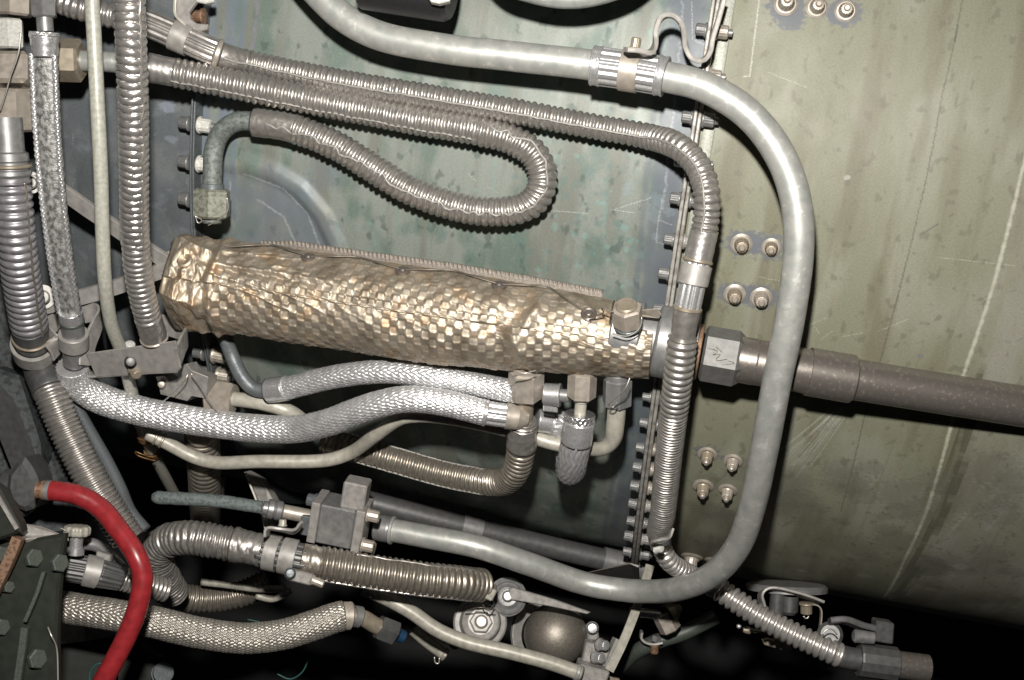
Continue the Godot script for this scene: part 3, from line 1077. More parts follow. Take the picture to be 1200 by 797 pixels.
func shaft() -> void:
	var pa := path(ov([815, 412, .062, 900, 427, .062, 985, 442, .056, 1240, 483, .022]), 2)
	thing("drive_shaft", "dark bronze drive shaft with hexagon collar running off to the right", "shaft", pa.p[0])
	var s0 := near(pa, 822, 413)
	put("band", lathe(pa, s0 - 10, [[0, 20], [0, 32], [1, 34], [9, 34], [10, 32], [10, 20]], 40), M.rust)
	put("collar_nut", lathe(pa, s0 + 2, [[0, 10], [0, 29], [3, 33.5], [40, 33.5], [47, 28], [47, 10]], 6, true, PI / 6 + .1), M.collar)
	put("barrel", lathe(pa, s0 + 30, [[0, 18], [15, 27.5], [34, 27.5], [36, 27], [60, 27], [62, 26.5], [96, 26.5], [96.5, 28.5], [148, 28.5], [150, 26.5], [151, 18]], 48), M.shaft)
	var s1: float = near(pa, 972, 440)
	put("tube", lathe(pa, s1 - 2, [[0, 10], [0, 25], [4, 26], [12, 25.2], [14, 24.2], [40, 24.2], [150, 24.2], [280, 24.2]], 56), M.shaft)
	# chalk scrawl on the collar's flat: thin strokes lying on it
	for q in [[830, 406, 842, 410, 834, 415, 845, 413, 838, 422, 852, 420], [846, 427, 862, 425, 853, 422], [839, 404, 846, 411]]:
		var r := []
		for i in range(0, q.size(), 2): r.append_array([q[i], q[i + 1], .0935])
		put("chalk_mark", wire(ov(r), .3), M.cream)

# ---------------------------------------------------------------- the big bent pipe
func bent_pipe() -> void:
	var pa := path(ov([270, -150, .08, 310, -90, .08, 345, -40, .08, 374, -6, .08, 402, 20, .08, 442, 41, .08, 520, 57, .08, 600, 66, .08, 690, 76, .08, 780, 90, .085, 828, 103, .09, 877, 134, .09, 913, 180, .095, 932, 232, .10, 936, 290, .105, 926, 370, .110, 910, 450, .112, 895, 530, .11, 881, 595, .11, 866, 638, .112, 838, 671, .115, 800, 689, .112, 750, 693, .1, 690, 685, .1, 620, 661, .1, 560, 641, .1, 500, 629, .1, 452, 620, .1]), 7)
	thing("bent_pipe", "thick satin grey pipe bent round three sides over the olive skin", "pipe", pa.p[0])
	put("pipe_run", tube(pa, 0, pa.px, func(q, ph): return 17.5 + .22 * nz.get_noise_2d(q * .3, ph * 3), 40, 4), pipe_grey)
	var s := near(pa, 693, 76)
	var e := near(pa, 780, 90)
	put("coupling", tube(pa, s, e, func(q, ph):
		var k: float = q - s
		var w: float = e - s
		if k < 9 or k > w - 9: return 22.5
		return 22.3 - 1.9 * smoothstep(.0, .5, cos(ph * 13)), 104, 1.6), M.chrome)
	for k in [0.0, 8.5, e - s - 11.0, e - s - 3.0]:
		put("coupling_ring", lathe(pa, s + k, ringprof(3, 23.4, 18), 48), M.chrome)
	put("clamp_band", lathe(pa, s + 34, ringprof(22, 24.4, 21, .6), 56), M.tan)
	var f := frame(pa, s + 46)
	var up: Vector3 = f[2] * .96 + f[1] * .2
	if up.y < 0: up = -up
	var cb := axle_u(f[0] + up * 24 * pa.u, f[0] + up * 46 * pa.u, pa.u)
	put("clamp_bolt", nut12(cb, 0, 14, 5.5), M.brasstan)
	# the spring strap that ties the clamp to the flange
	put("spring_strap", strap(ov([733, 58, .125, 748, 59, .12, 760, 61, .11, 767, 52, .1, 769, 34, .095, 775, 21, .09, 786, 18, .085, 796, 24, .08, 801, 38, .07, 803, 55, .06, 810, 68, .055, 822, 71, .05, 831, 62, .045, 835, 45, .042, 842, 22, .04, 848, 0, .04]), .02, .0052, Vector3(-.1, -.25, 1)), M.spring)
	put("pipe_clip", lathe(pa, near(pa, 462, 621), ringprof(5, 21.5, 17), 40), M.pipe)
	put("end_fitting", lathe(pa, near(pa, 455, 620) - 3, [[0, 18], [0, 19.5], [3, 20], [22, 20], [24, 17]], 40), M.grey)

# ---------------------------------------------------------------- bellows hoses over the casing
func bellows_hoses() -> void:
	# the long one over the top, turning down along the flange
	var pa := path(ov([40, -12, .10, 90, 8, .10, 130, 18, .09, 168, 26, .08, 212, 44, .07, 258, 64, .06, 300, 75, .036, 400, 96, .032, 500, 113, .032, 600, 130, .032, 700, 149, .032, 760, 160, .036, 797, 173, .07, 818, 195, .085, 828, 225, .1, 827, 260, .10, 820, 295, .105, 811, 335, .115, 803, 375, .122, 796, 430, .125, 790, 480, .115, 783, 540, .095, 777, 600, .08, 773, 632, .072, 782, 655, .085, 812, 675, .078, 850, 697, .066]), 8)
	thing("long_bellows_hose", "long corrugated metal hose crossing the top and turning down along the flange", "hose", pa.p[0])
	var a := near(pa, 168, 26)
	var b := near(pa, 258, 64)
	put("corrugation", tube(pa, 0, a, bellows(15, 2.6, 7.6), 36, 1.25), M.bellows_bright)
	put("ferrule", tube(pa, a, b - 4, fluted(16.5, 1.7, 12), 96, 3), M.bellows_bright)
	put("clamp_band", lathe(pa, (a + b) / 2 - 12, ringprof(22, 18.6, 14, .5), 44), M.strap)
	put("ring", lathe(pa, b - 5, ringprof(5, 18, 13), 40), M.tan)
	put("cuff", tube(pa, b, b + 34, func(s, ph): return 15.2 - .05 * (s - b) + .7 * nz.get_noise_2d(s * 2, ph * 12), 40, 2), M.bellows)
	var c := near(pa, 823, 272)
	put("corrugation", tube(pa, b + 26, c, bellows(15.0, 2.9, 7.7), 40, 1.2), M.bellows)
	put("seam", seam(pa, b + 4, c, 14.3, -.35, 1.5), M.seam)
	var k0 := near(pa, 813, 322)
	var k1 := near(pa, 806, 362)
	var k2 := near(pa, 799, 396)
	put("cuff", tube(pa, c - 3, k0 - 14, func(s, ph): return 15.4 + .5 * nz.get_noise_2d(s * 2, ph * 12), 40, 2), M.bellows_bright)
	put("ring", lathe(pa, k0 - 17, ringprof(4, 16.8, 13), 40), M.brasstan)
	put("ferrule", tube(pa, k0 - 14, k1, fluted(14.8, 1.5, 10), 90, 3), M.chrome)
	put("clamp_band", lathe(pa, k0 - 11, ringprof(22, 17.4, 13, .5), 44), M.strap)
	put("ring", lathe(pa, k1 - 2, ringprof(4, 16.6, 13), 40), M.brasstan)
	put("cuff", tube(pa, k1, k2 + 3, func(s, ph): return 15.4 - .06 * (s - k1) + .4 * nz.get_noise_2d(s * 2, ph * 12), 40, 2), M.bellows)
	var m := near(pa, 790, 480)
	var m2 := near(pa, 774, 626)
	put("corrugation", tube(pa, k2, m, bellows(16.8, 3.0, 8.4, .12, .6), 44, 1.2), M.bellows)
	put("corrugation", tube(pa, m, m2, bellows(16.4, 3.0, 5.2, .12, .6), 44, .8), M.bellows)
	put("cuff", tube(pa, m2 - 2, m2 + 16, plain(15.2), 36, 3), M.grey)
	put("corrugation", tube(pa, m2 + 15, pa.px, bellows(13.5, 2.8, 7.6, .1, .6), 40, 1.1), M.spring_steel)
	var f := frame(pa, m2 + 4)
	put("clip_strap", strap(ov([763, 640, .11, 764, 634, .115, 772, 632, .12, 784, 629, .11, 788, 620, .1]), .012, .003, Vector3(0, 0, 1)), M.strap)
	var cp := P(768, 643, .108)
	put("clip_bolt", nut12(axle_u(cp, cp + Vector3(.8, .2, .8).normalized() * .02, .001), 0, 11, 5.5), M.white_paint)
	# the second, that turns back on itself
	var pb := path(ov([172, 79, .085, 215, 87, .075, 300, 104, .06, 400, 124, .036, 500, 143, .032, 560, 153, .032, 600, 164, .032, 626, 181, .032, 636, 205, .032, 630, 230, .032, 612, 244, .032, 570, 248, .032, 530, 241, .032, 480, 223, .032, 440, 199, .032, 400, 174, .032, 360, 156, .032, 330, 147, .032, 298, 143, .032]), 4)
	thing("looped_bellows_hose", "corrugated metal hose doubled back in a hairpin loop over the blue grey skin", "hose", pb.p[0])
	var h := near(pb, 205, 85)
	put("cuff", tube(pb, 0, h + 4, func(s, ph): return 17.2 - .03 * s + .7 * nz.get_noise_2d(s * 2, ph * 12), 40, 2), M.bellows_bright)
	var h2 := near(pb, 345, 151)
	put("corrugation", tube(pb, h, h2, bellows(17.8, 3.2, 7.8, .3), 44, 1.2), M.bellows)
	put("seam", seam(pb, h, near(pb, 560, 153), 16.6, -.85, 1.3), M.seam)
	put("seam", seam(pb, near(pb, 575, 156), h2 + 30, 16.4, .30, 1.6, .5), M.seam)
	put("cuff", tube(pb, h2 - 4, pb.px, func(s, ph): return 17.4 + .6 * nz.get_noise_2d(s * 2, ph * 12), 40, 2), M.bellows)
	# the grey elbow that feeds it
	var pe := path(ov([312, 145, .032, 296, 142, .032, 276, 143, .032, 260, 154, .032, 251, 174, .052, 249, 200, .058, 248, 262, .07]))
	thing("elbow_pipe", "dull grey elbow pipe from the hairpin hose down to a square nut", "pipe", pe.p[0])
	put("pipe_run", tube(pe, 0, pe.px, plain(11.2), 28, 3), mat(Color(.2, .23, .22), .25, .5, blotch, 14, .04))
	var hx := near(pe, 248, 222)
	put("union_nut", lathe(pe, hx, hexprof(34, 22), 6, true, .05), mat(Color(.3, .31, .26), .3, .5, blotch, 14, .05))
	put("nut_skirt", lathe(pe, hx - 6, ringprof(8, 14, 8), 30), M.bluegrey)
	put("locking_wire", wire(ov([266, 232, .1, 267, 246, .1, 258, 256, .1, 244, 264, .09]), .8), M.wire)
	put("locking_wire", wire(ov([229, 253, .1, 232, 262, .1, 237, 258, .1, 230, 254, .105]), .8), M.wire)

# ---------------------------------------------------------------- what hangs under the wrapped cylinder
func under_fittings() -> void:
	# outlet with bellows elbow
	var pa := path(ov([617, 432, .08, 616, 470, .085, 613, 500, .088, 610, 530, .088, 604, 552, .085, 588, 565, .07, 560, 563, .06, 520, 555, .055, 470, 541, .055, 425, 528, .055, 380, 516, .05]), 2)
	thing("elbow_bellows_hose", "bronze corrugated hose hanging from the first outlet and bending away left", "hose", pa.p[0])
	put("outlet_nut", lathe(pa, 2, hexprof(36, 20.5, 9), 6, true, .42), M.tan)
	put("nut_collar", lathe(pa, -3, ringprof(6, 16, 5), 30), M.tan)
	put("pipe_stub", tube(pa, 34, near(pa, 613, 504), plain(10), 24, 3), M.brasstan)
	var c := near(pa, 613, 492)
	var c2 := near(pa, 611, 520)
	put("cuff", tube(pa, c, c2 + 3, func(s, ph): return 15.0 + .09 * (s - c) + .8 * nz.get_noise_2d(s * 2, ph * 12), 40, 1.5), M.bellows)
	for k in [4, 8]: put("ring", lathe(pa, c + k, ringprof(2.2, 17.4, 12, .8), 36), M.bellows)
	put("corrugation", tube(pa, c2, pa.px, bellows(17.4, 3.0, 7.2, .22, .65), 44, 1.1), M.bellows_dark)
	put("seam", seam(pa, near(pa, 570, 563), pa.px, 17, 1.2, 1.2), M.seam)
	put("seam", seam(pa, near(pa, 570, 563), pa.px, 17, -1.25, 1.2), M.seam)
	put("locking_wire", wire(ov([598, 444, .125, 604, 440, .13, 618, 437, .13, 628, 434, .12]), .8), M.wire)
	# second outlet: braided elbow
	var pb := path(ov([683, 432, .08, 681, 470, .09, 678, 500, .1, 673, 528, .105, 670, 546, .098, 668, 551, .08, 668, 540, .055, 668, 515, .05, 662, 500, .05, 645, 495, .055, 628, 492, .06]), 1)
	thing("braided_elbow_hose", "short shiny braided elbow hanging from the middle outlet under the foil wrap", "hose", pb.p[0])
	put("outlet_nut", lathe(pb, 4, hexprof(33, 17, 9), 6, true, .5), M.tan, null, "pale tan hexagon outlet nut")
	put("nut_collar", lathe(pb, -2, ringprof(9, 14.5, 5), 30), M.tan)
	put("pipe_stub", tube(pb, 36, near(pb, 679, 494), plain(7), 20, 3), M.cream)
	put("stub_ring", lathe(pb, 38, ringprof(4, 8.8, 5), 24), M.cream)
	var g := near(pb, 679, 488)
	put("braid_sleeve", tube(pb, g - 3, g + 8, braid(18.6, 1.6, 7, 18), 108, 1.0), M.bright_braid)
	put("crimp_band", tube(pb, g + 6, g + 34, func(s, ph): return 19 + .6 * nz.get_noise_2d(s * 2, ph * 9) - .8 * smoothstep(.9, 1, cos(ph * 4)), 48, 2), M.chrome)
	put("braid_sleeve", tube(pb, g + 33, near(pb, 645, 495), braid(18.4, 1.3, 24, 17), 102, 1.1), M.silver)
	put("collar", tube(pb, near(pb, 648, 496), pb.px, plain(14.5), 36, 3), M.chrome)
	# third outlet: thin cream pipe that runs all along under the hoses
	var pc := path(ov([724, 436, .075, 723, 472, .08, 721, 498, .085, 718, 515, .085, 708, 525, .085, 690, 526, .075, 650, 520, .07, 620, 511, .07, 570, 498, .075, 520, 489, .08, 490, 487, .085, 470, 490, .09, 440, 510, .09, 412, 530, .085, 385, 539, .095, 300, 541, .115, 252, 542, .12, 228, 536, .12, 195, 519, .12, 172, 508, .12]), 12)
	thing("cream_pipe", "thin cream pipe from the grey outlet nut running left in a step", "pipe", pc.p[0])
	put("outlet_nut", lathe(pc, 6, hexprof(34, 16.5, 9), 6, true, .1), M.grey, null, "dull grey hexagon outlet nut")
	put("nut_collar", lathe(pc, 0, ringprof(8, 14, 5), 30), M.grey)
	put("pipe_run", tube(pc, 38, pc.px, func(s, _p): return 10.2 - 2.0 * smoothstep(70, 110, s), 24, 3), M.cream)
	for k in [14, 22]: put("end_ring", lathe(pc, pc.px - k, ringprof(3, 10, 6), 24), M.brasstan)
	put("locking_wire", wire(ov([738, 443, .13, 733, 455, .135, 722, 466, .13, 713, 473, .125, 718, 478, .12, 723, 472, .12]), .8), M.wire)
	# short braided hose right under the wrap
	var pd := path(ov([313, 458, .085, 340, 454, .085, 380, 444, .085, 425, 437, .085, 460, 436, .085, 510, 442, .085, 560, 451, .08, 605, 459, .08, 668, 464, .08]), 4)
	thing("upper_braided_hose", "silver braided hose just under the foil wrap, ending at a banded sleeve", "hose", pd.p[0])
	put("braid", tube(pd, near(pd, 330, 456), near(pd, 625, 461), braid(14.2, 1.3, 9.0, 18), 108, 1.1), M.silver)
	put("end_band", tube(pd, 2, near(pd, 336, 455), func(s, ph): return 15.4 + .3 * nz.get_noise_2d(s * 3, ph * 9), 40, 2), M.chrome)
	var t := near(pd, 637, 462)
	put("end_band", tube(pd, t, t + 20, plain(13), 40, 2), M.chrome)
	put("band_rim", lathe(pd, t + 16, ringprof(4, 13.8, 10), 36), M.chrome)
	put("neck", tube(pd, t + 18, pd.px, plain(7.5), 24, 3), M.grey)
	put("tab", block(P(645, 479, .085), Vector3(.009, -.001, 0), Vector3(0, .004, .001), Vector3(0, 0, .004), .3), M.chrome)
	# blue grey feed pipe
	var pf := path(ov([255, 355, .03, 264, 395, .05, 273, 420, .07, 284, 442, .08, 298, 456, .085, 322, 458, .085]))
	thing("feed_pipe", "slim blue grey pipe curving down behind the foil wrap to the braided hose", "pipe", pf.p[0])
	put("pipe_run", tube(pf, 0, pf.px, plain(8.5), 24, 3), M.bluegrey)
	# the long braided hose along the bottom
	var pg := path(ov([84, 425, .147, 88, 442, .145, 104, 460, .142, 150, 478, .135, 220, 492, .125, 300, 502, .115, 345, 503, .112, 385, 495, .12, 430, 478, .12, 475, 468, .115, 520, 472, .11, 570, 484, .105, 598, 488, .10, 640, 494, .085]), 4)
	thing("lower_braided_hose", "long silver braided hose snaking from the left clamp to the bronze elbow hose", "hose", pg.p[0])
	var j := near(pg, 570, 484)
	put("braid", tube(pg, 6, j, func(s, ph): return long_braid.call(s, ph) * lerpf(1.08, .86, s / j), 132, 1.1), M.silver)
	put("ferrule", tube(pg, j - 2, j + 24, fluted(13.6, 1.6, 9), 72, 3), M.chrome)
	put("ring", lathe(pg, j - 3, ringprof(5, 15, 11), 36), M.chrome)
	put("collar", lathe(pg, j + 22, [[0, 8], [0, 15], [12, 14], [24, 9], [24, 0]], 36), M.tan)

var long_braid := braid(17.0, 1.4, 9.4, 22)
var pipe_grey: StandardMaterial3D

# ---------------------------------------------------------------- hoses standing upright at the left
func upright_hoses() -> void:
	# bright lapped hose
	var pa := path(ov([149, -130, .27, 151, -22, .25, 153, 40, .24, 156, 120, .22, 157, 200, .2, 158, 270, .18, 162, 320, .165, 170, 360, .152, 182, 400, .138]), 4)
	thing("bright_flexible_conduit", "bright upright flexible conduit of overlapping rings, just right of the pale pipe", "conduit", pa.p[0])
	var a := near(pa, 159, 285)
	var b := near(pa, 174, 374)
	put("conduit_wall", tube(pa, 0, a, lapped(17.4, 3.8, 9.1), 44, 1.2), M.bellows_bright)
	put("conduit_wall", tube(pa, a, b, bellows(17.2, 2.6, 8.2, .3, .6), 44, 1.1), M.bellows_bright)
	put("seam", seam(pa, 0, a, 17, 1.0, 1.5, .3), M.bellows_bright)
	put("cuff", tube(pa, b - 3, pa.px - 6, func(s, ph): return 17.2 + .8 * nz.get_noise_2d(s * 1.5, ph * 12), 40, 2), M.bellows)
	put("cuff_rim", lathe(pa, pa.px - 9, ringprof(4, 18.6, 12), 40), M.tan)
	# pale pipe
	var pb := path(ov([101, -130, .165, 107, -15, 0.165, 110, 40, 0.165, 114, 120, 0.165, 118, 200, 0.165, 120, 270, 0.165, 123, 330, 0.165, 130, 378, 0.150, 142, 412, 0.131, 152, 450, 0.120, 162, 490, 0.105, 174, 520, 0.090, 190, 552, 0.075, 206, 582, 0.068]), 4)
	thing("pale_pipe", "slim pale cream pipe standing upright and slanting away under the tray", "pipe", pb.p[0])
	put("pipe_run", tube(pb, 0, pb.px, plain(8.4), 24, 3), mat(Color(.47, .47, .41), .1, .42, grain, 6, .01))
	for k in 3:
		var s := near(pb, 168, 508) + k * 6
		put("clip_band", lathe(pb, s, ringprof(4.5, 11.5, 7), 28), M.copper)
	put("clip_band", lathe(pb, near(pb, 176, 528), ringprof(14, 12, 7), 28), M.copper)
	put("clip_wire", wire(ov([178, 534, 0.105, 168, 533, 0.105, 158, 529, 0.105, 160, 533, 0.105, 170, 537, 0.105, 182, 540, 0.105]), 1.0), M.copper)
	# flat felt sleeve with braided edges
	var pc := path(ov([52, 42, 0.161, 53, 80, 0.161, 57, 160, 0.161, 64, 240, 0.161, 73, 310, 0.158, 82, 362, 0.154, 86, 392, 0.150, 87, 420, 0.146]), 3)
	thing("felt_sleeved_hose", "flat grey felt sleeved hose with bright braided edges beside the pale pipe", "hose", pc.p[0])
	var d := near(pc, 82, 366)
	put("sleeve", tube(pc, 22, d, func(s, ph):
		var w: float = lerpf(15.2, 14.0, s / 320.0) + .6 * nz.get_noise_2d(s * 1.4, ph * 22)
		var c: float = cos(ph)
		var n: float = sin(ph)
		return w * .62 / sqrt(pow(c, 2) + pow(n * .62, 2)), 56, 2), M.felt)
	for q in [1, -1]:
		var e := PackedVector3Array()
		for i in 40:
			var s := lerpf(20, d, i / 39.0)
			var f := frame(pc, s)
			e.append(f[0] + (f[2] * q * lerpf(13.0, 11.6, i / 39.0) + f[1] * 5.5) * pc.u)
		var ed := path(e)
		put("edge_braid", tube(ed, 0, ed.px, braid(3.6, 1.3, 7, 3), 20, 1.3), M.silver if q == -1 else M.chrome)
	put("top_cuff", tube(pc, 0, 24, func(s, ph): return 16.5 - .12 * s + .8 * nz.get_noise_2d(s * 2, ph * 12), 40, 2), M.chrome)
	put("top_braid", tube(pc, -4, 4, braid(16.6, 1.6, 7, 11), 66, 1.1), M.silver)
	put("end_cuff", tube(pc, d - 2, d + 14, plain(14.6), 40, 3), M.chrome)
	put("end_ring", lathe(pc, d + 12, ringprof(5, 15.2, 10), 40), M.sage)
	put("end_sleeve", tube(pc, d + 15, pc.px + 8, plain(14), 40, 3), M.grey)
	put("clamp", lathe(pc, d + 34, ringprof(21, 18.5, 13, .6), 44), M.strap)
	# the fat grey hose
	var fat := ov([7, 146, .18, 9, 170, .182, 13, 220, .185, 20, 290, .182, 28, 345, .168, 36, 390, .155, 46, 425, .139])
	fat.append_array(zz([60, 462, -.098, 76, 500, -.102, 98, 545, -.105, 122, 588, -.11, 150, 632, -.12]))
	var pe := path(fat, 3)
	thing("fat_grey_hose", "fat ribbed grey hose at the left edge running down through a ring clamp", "hose", pe.p[0])
	var e0 := near(pe, 12, 212)
	var e1 := near(pe, 35, 384)
	var e2 := near(pe, 57, 455)
	put("neck", lathe(pe, 6, [[-14, 8], [-14, 18], [24, 18], [26, 21.5], [34, 22], [36, 20.5], [44, 21], [45, 23.5], [49, 24], [52, 22]], 44), M.grey)
	put("neck_ring", lathe(pe, 44, ringprof(4, 24.6, 18), 44), M.brasstan)
	put("cuff", tube(pe, 50, e0 + 3, func(s, ph): return 21.4 + .8 * nz.get_noise_2d(s * 2, ph * 10), 44, 2), M.bellows_blue)
	put("corrugation", tube(pe, e0, e1, bellows(22.6, 3.2, 9.6, .16, .62), 52, 1.2), M.bellows_blue)
	put("seam", seam(pe, e0, e1, 22.2, 1.15, 1.5), M.bellows_dark)
	put("cuff", tube(pe, e1 - 3, e2 + 3, func(s, ph): return 22.2 + .9 * nz.get_noise_2d(s * 1.6, ph * 10), 48, 2), M.dark)
	put("cuff_edge", lathe(pe, e1 + 14, ringprof(3, 24.4, 20), 48), M.brasstan)
	put("clamp", lathe(pe, e1 + 30, ringprof(26, 28, 23.5, .8), 56), M.strap)
	put("cuff_edge", lathe(pe, e1 + 62, ringprof(3, 24, 20), 48), M.strap)
	put("corrugation", tube(pe, e2, pe.px, bellows(21.4, 3.2, 6.0, .1, .6), 52, .8), M.bellows)
	# black rubber line beside it
	var pf := path(zz([84, 470, -.14, 104, 505, -.14, 124, 540, -.14, 140, 572, -.14, 152, 600, -.15, 170, 622, -.15]))
	thing("black_rubber_line", "thin black rubber line close along the right of the fat hose", "line", pf.p[0])
	put("line_run", tube(pf, 0, pf.px, plain(8), 20, 3), M.rubber)

# ---------------------------------------------------------------- block and nuts in the top left corner
func fittings_top() -> void:
	var c := axle(P(-6, 125, 0.150), P(36, 125, 0.150))
	var v := axle(P(14, 98, 0.150), P(16, 154, 0.150))
	thing("cross_fitting", "pale cross fitting of stacked hexagon nuts in the corner, wired", "fitting", v.p[0])
	put("union_nut", lathe(v, 4, hexprof(50, 26, 12), 6, true, .55), M.tan)
	put("body", block(P(16, 82, 0.143), Vector3(.022, 0, 0), Vector3(0, .018, 0), Vector3(0, 0, .02), .25), M.tan)
	put("hex_head", lathe(axle(P(10, 22, 0.158), P(12, 58, 0.158)), 0, hexprof(34, 17, 4), 6, true, .3), M.white_paint)
	put("upper_nut", lathe(axle(P(16, -14, 0.150), P(16, 18, 0.150)), 0, hexprof(32, 22, 8), 6, true, .2), M.tan)
	put("locking_wire", wire(ov([24, 38, 0.180, 22, 60, 0.180, 12, 90, 0.180, 6, 112, 0.180, 0, 130, 0.180]), .9), M.wire)
	var h := axle(P(50, -8, 0.150), P(53, 34, 0.150))
	thing("grey_hex_union", "grey hexagon union with a short neck above the felt sleeved hose", "union", h.p[0])
	put("hex_nut", lathe(h, 0, hexprof(28, 15, 8), 6, true, .25), M.grey)
	put("neck", lathe(h, 26, [[0, 6], [0, 9.5], [18, 9.5], [18, 0]], 28), M.grey)
	var k := path(ov([56, 70, 0.098, 90, 71, 0.090, 135, 73, 0.083, 178, 79, 0.071]))
	thing("brass_hex_nut", "dull yellow hexagon nut with a short grey pipe behind the pale pipe", "nut", k.p[0])
	put("hex_nut", lathe(k, 8, hexprof(32, 25, 10), 6, true, .35), M.brasstan)
	put("pipe_stub", tube(k, 34, k.px, plain(12), 28, 3), M.pipe)

# ---------------------------------------------------------------- struts, tray, bracket
func struts() -> void:
	var hub := P(206, 312, .04)
	thing("forked_strut", "grey forked strut of two flat arms meeting at an eye bolt beside the foil wrap", "strut", hub)
	put("arm", strap(ov([34, 210, .1, 60, 217, .09, 110, 250, .07, 160, 284, .055, 204, 312, .045]), .020, .008, Vector3(.4, .7, .5)), M.strap)
	put("arm", strap(ov([40, 362, .12, 80, 352, .1, 130, 338, .075, 175, 322, .055, 204, 312, .045]), .020, .008, Vector3(-.15, .8, .5)), M.strap)
	put("eye", lathe(axle_u(hub - E1 * .008, hub + E1 * .02, mm(hub)), 0, [[0, 5], [0, 17], [4, 19], [14, 19], [16, 17], [16, 0]], 32), M.strap)
	put("eye_bolt", nut12(axle_u(P(208, 296, .055), P(207, 278, .06), mm(hub)), 0, 14, 7), M.sage)
	put("pivot_bolt", lathe(axle_u(P(36, 214, .1), P(36, 214, .13), mm(hub)), 0, [[0, 12], [8, 12], [8, 7], [18, 7], [20, 5], [20, 0]], 28), M.strap)
	put("pivot_bolt", lathe(axle_u(P(50, 348, .11), P(50, 348, .14), mm(hub)), 0, [[0, 14], [8, 14], [8, 8], [20, 8], [22, 6], [22, 0]], 28), M.strap)
	var t := P(155, 425, 0.150)
	thing("clamp_tray", "grey sheet metal tray bracket that holds the upright hoses at their feet", "bracket", t)
	var fr: Material = M.strap
	var zb := Vector3(0, .012, -.05)
	put("front_wall", plate(ov([100, 414, 0.150, 206, 399, 0.150, 212, 431, 0.150, 206, 437, 0.150, 112, 441, 0.150]), Vector3(0, 0, -.0035), .0012), fr)
	put("side_wall", strap(PackedVector3Array([P(101, 428, 0.150), P(104, 405, 0.135), P(116, 372, 0.098), P(112, 366, 0.090), P(98, 368, 0.090)]), .024, .0035, Vector3(0, 1, .2)), fr)
	put("side_wall", strap(PackedVector3Array([P(208, 418, 0.150), P(214, 404, 0.128), P(218, 392, 0.098), P(206, 385, 0.083), P(190, 380, 0.075)]), .026, .0035, Vector3(0, 1, .2)), fr)
	put("floor_plate", plate(PackedVector3Array([P(104, 440, 0.146), P(208, 434, 0.146), P(215, 420, 0.090), P(112, 424, 0.090)]), Vector3(0, -.003, 0), .0008), fr)
	put("tray_bolt", nut12(axle_u(P(153, 424, 0.150), P(153, 424, 0.180), .0011), 0, 12, 5.5), M.dark)
	put("tray_nut", nut12(axle_u(P(156, 433, 0.146), P(163, 443, 0.158), .0011), 0, 12, 5.5), M.brasstan)
	put("inner_nut", nut12(axle_u(P(152, 412, 0.124), P(152, 394, 0.124), .0011), 0, 12, 6), M.white_paint)
	put("link_strap", strap(ov([64, 378, 0.112, 54, 384, 0.128, 60, 396, 0.150, 68, 416, 0.150]), .024, .0035, Vector3(0, 1, .2)), fr)
	put("link_strap", strap(ov([52, 384, 0.105, 66, 376, 0.105, 72, 372, 0.112]), .024, .0035, Vector3(0, 1, .2)), fr)
	# notched bracket and the union beside it
	var n := P(215, 455, .1)
	thing("notched_bracket", "small grey notched bracket with a twist of locking wire above the braided hose", "bracket", n)
	put("notched_plate", plate(ov([182, 441, .11, 192, 440, .11, 199, 447, .11, 207, 444, .11, 213, 436, .11, 214, 428, .11, 219, 426, .11, 224, 434, .11, 244, 442, .105, 241, 467, .105, 224, 464, .108, 219, 470, .11, 188, 462, .11, 186, 452, .11]), Vector3(.004, .002, -.03), .0005), M.strap)
	put("lug_bolt", nut12(axle_u(P(190, 450, .11), P(187, 452, .13), .0011), 0, 8, 4), M.tan)
	put("locking_wire", wire(ov([220, 438, .125, 218, 444, .13, 208, 456, .13, 192, 470, .13]), .8), M.wire)
	put("locking_wire", wire(ov([224, 438, .125, 232, 448, .125, 244, 468, .12, 256, 484, .12]), .9), M.wire)
	var u := path(ov([244, 464, .085, 278, 468, .085, 310, 473, .085, 340, 483, .083, 356, 495, .075, 362, 508, .06]))
	thing("square_union", "tan hexagon union nut with a slim cream pipe leading off right", "union", u.p[0])
	put("union_nut", lathe(u, 0, hexprof(33, 20, 8), 6, true, .15), M.tan)
	put("pipe_run", tube(u, 30, u.px, plain(8.8), 24, 3), M.cream)
	# bronze bellows standing behind
	var w := path(ov([236, 505, .085, 239, 540, .085, 240, 575, .085, 241, 612, .08]))
	thing("bronze_bellows_stub", "dark bronze corrugated stub standing behind the cream pipe", "bellows", w.p[0])
	put("corrugation", tube(w, 0, w.px, bellows(19, 3.2, 9.5, .1, .6), 44, 1.2), M.bellows_dark)
	put("side_flange", plate(ov([221, 560, .075, 262, 560, .075, 261, 582, .075, 222, 582, .075]), Vector3(0, 0, -.01)), M.bellows)

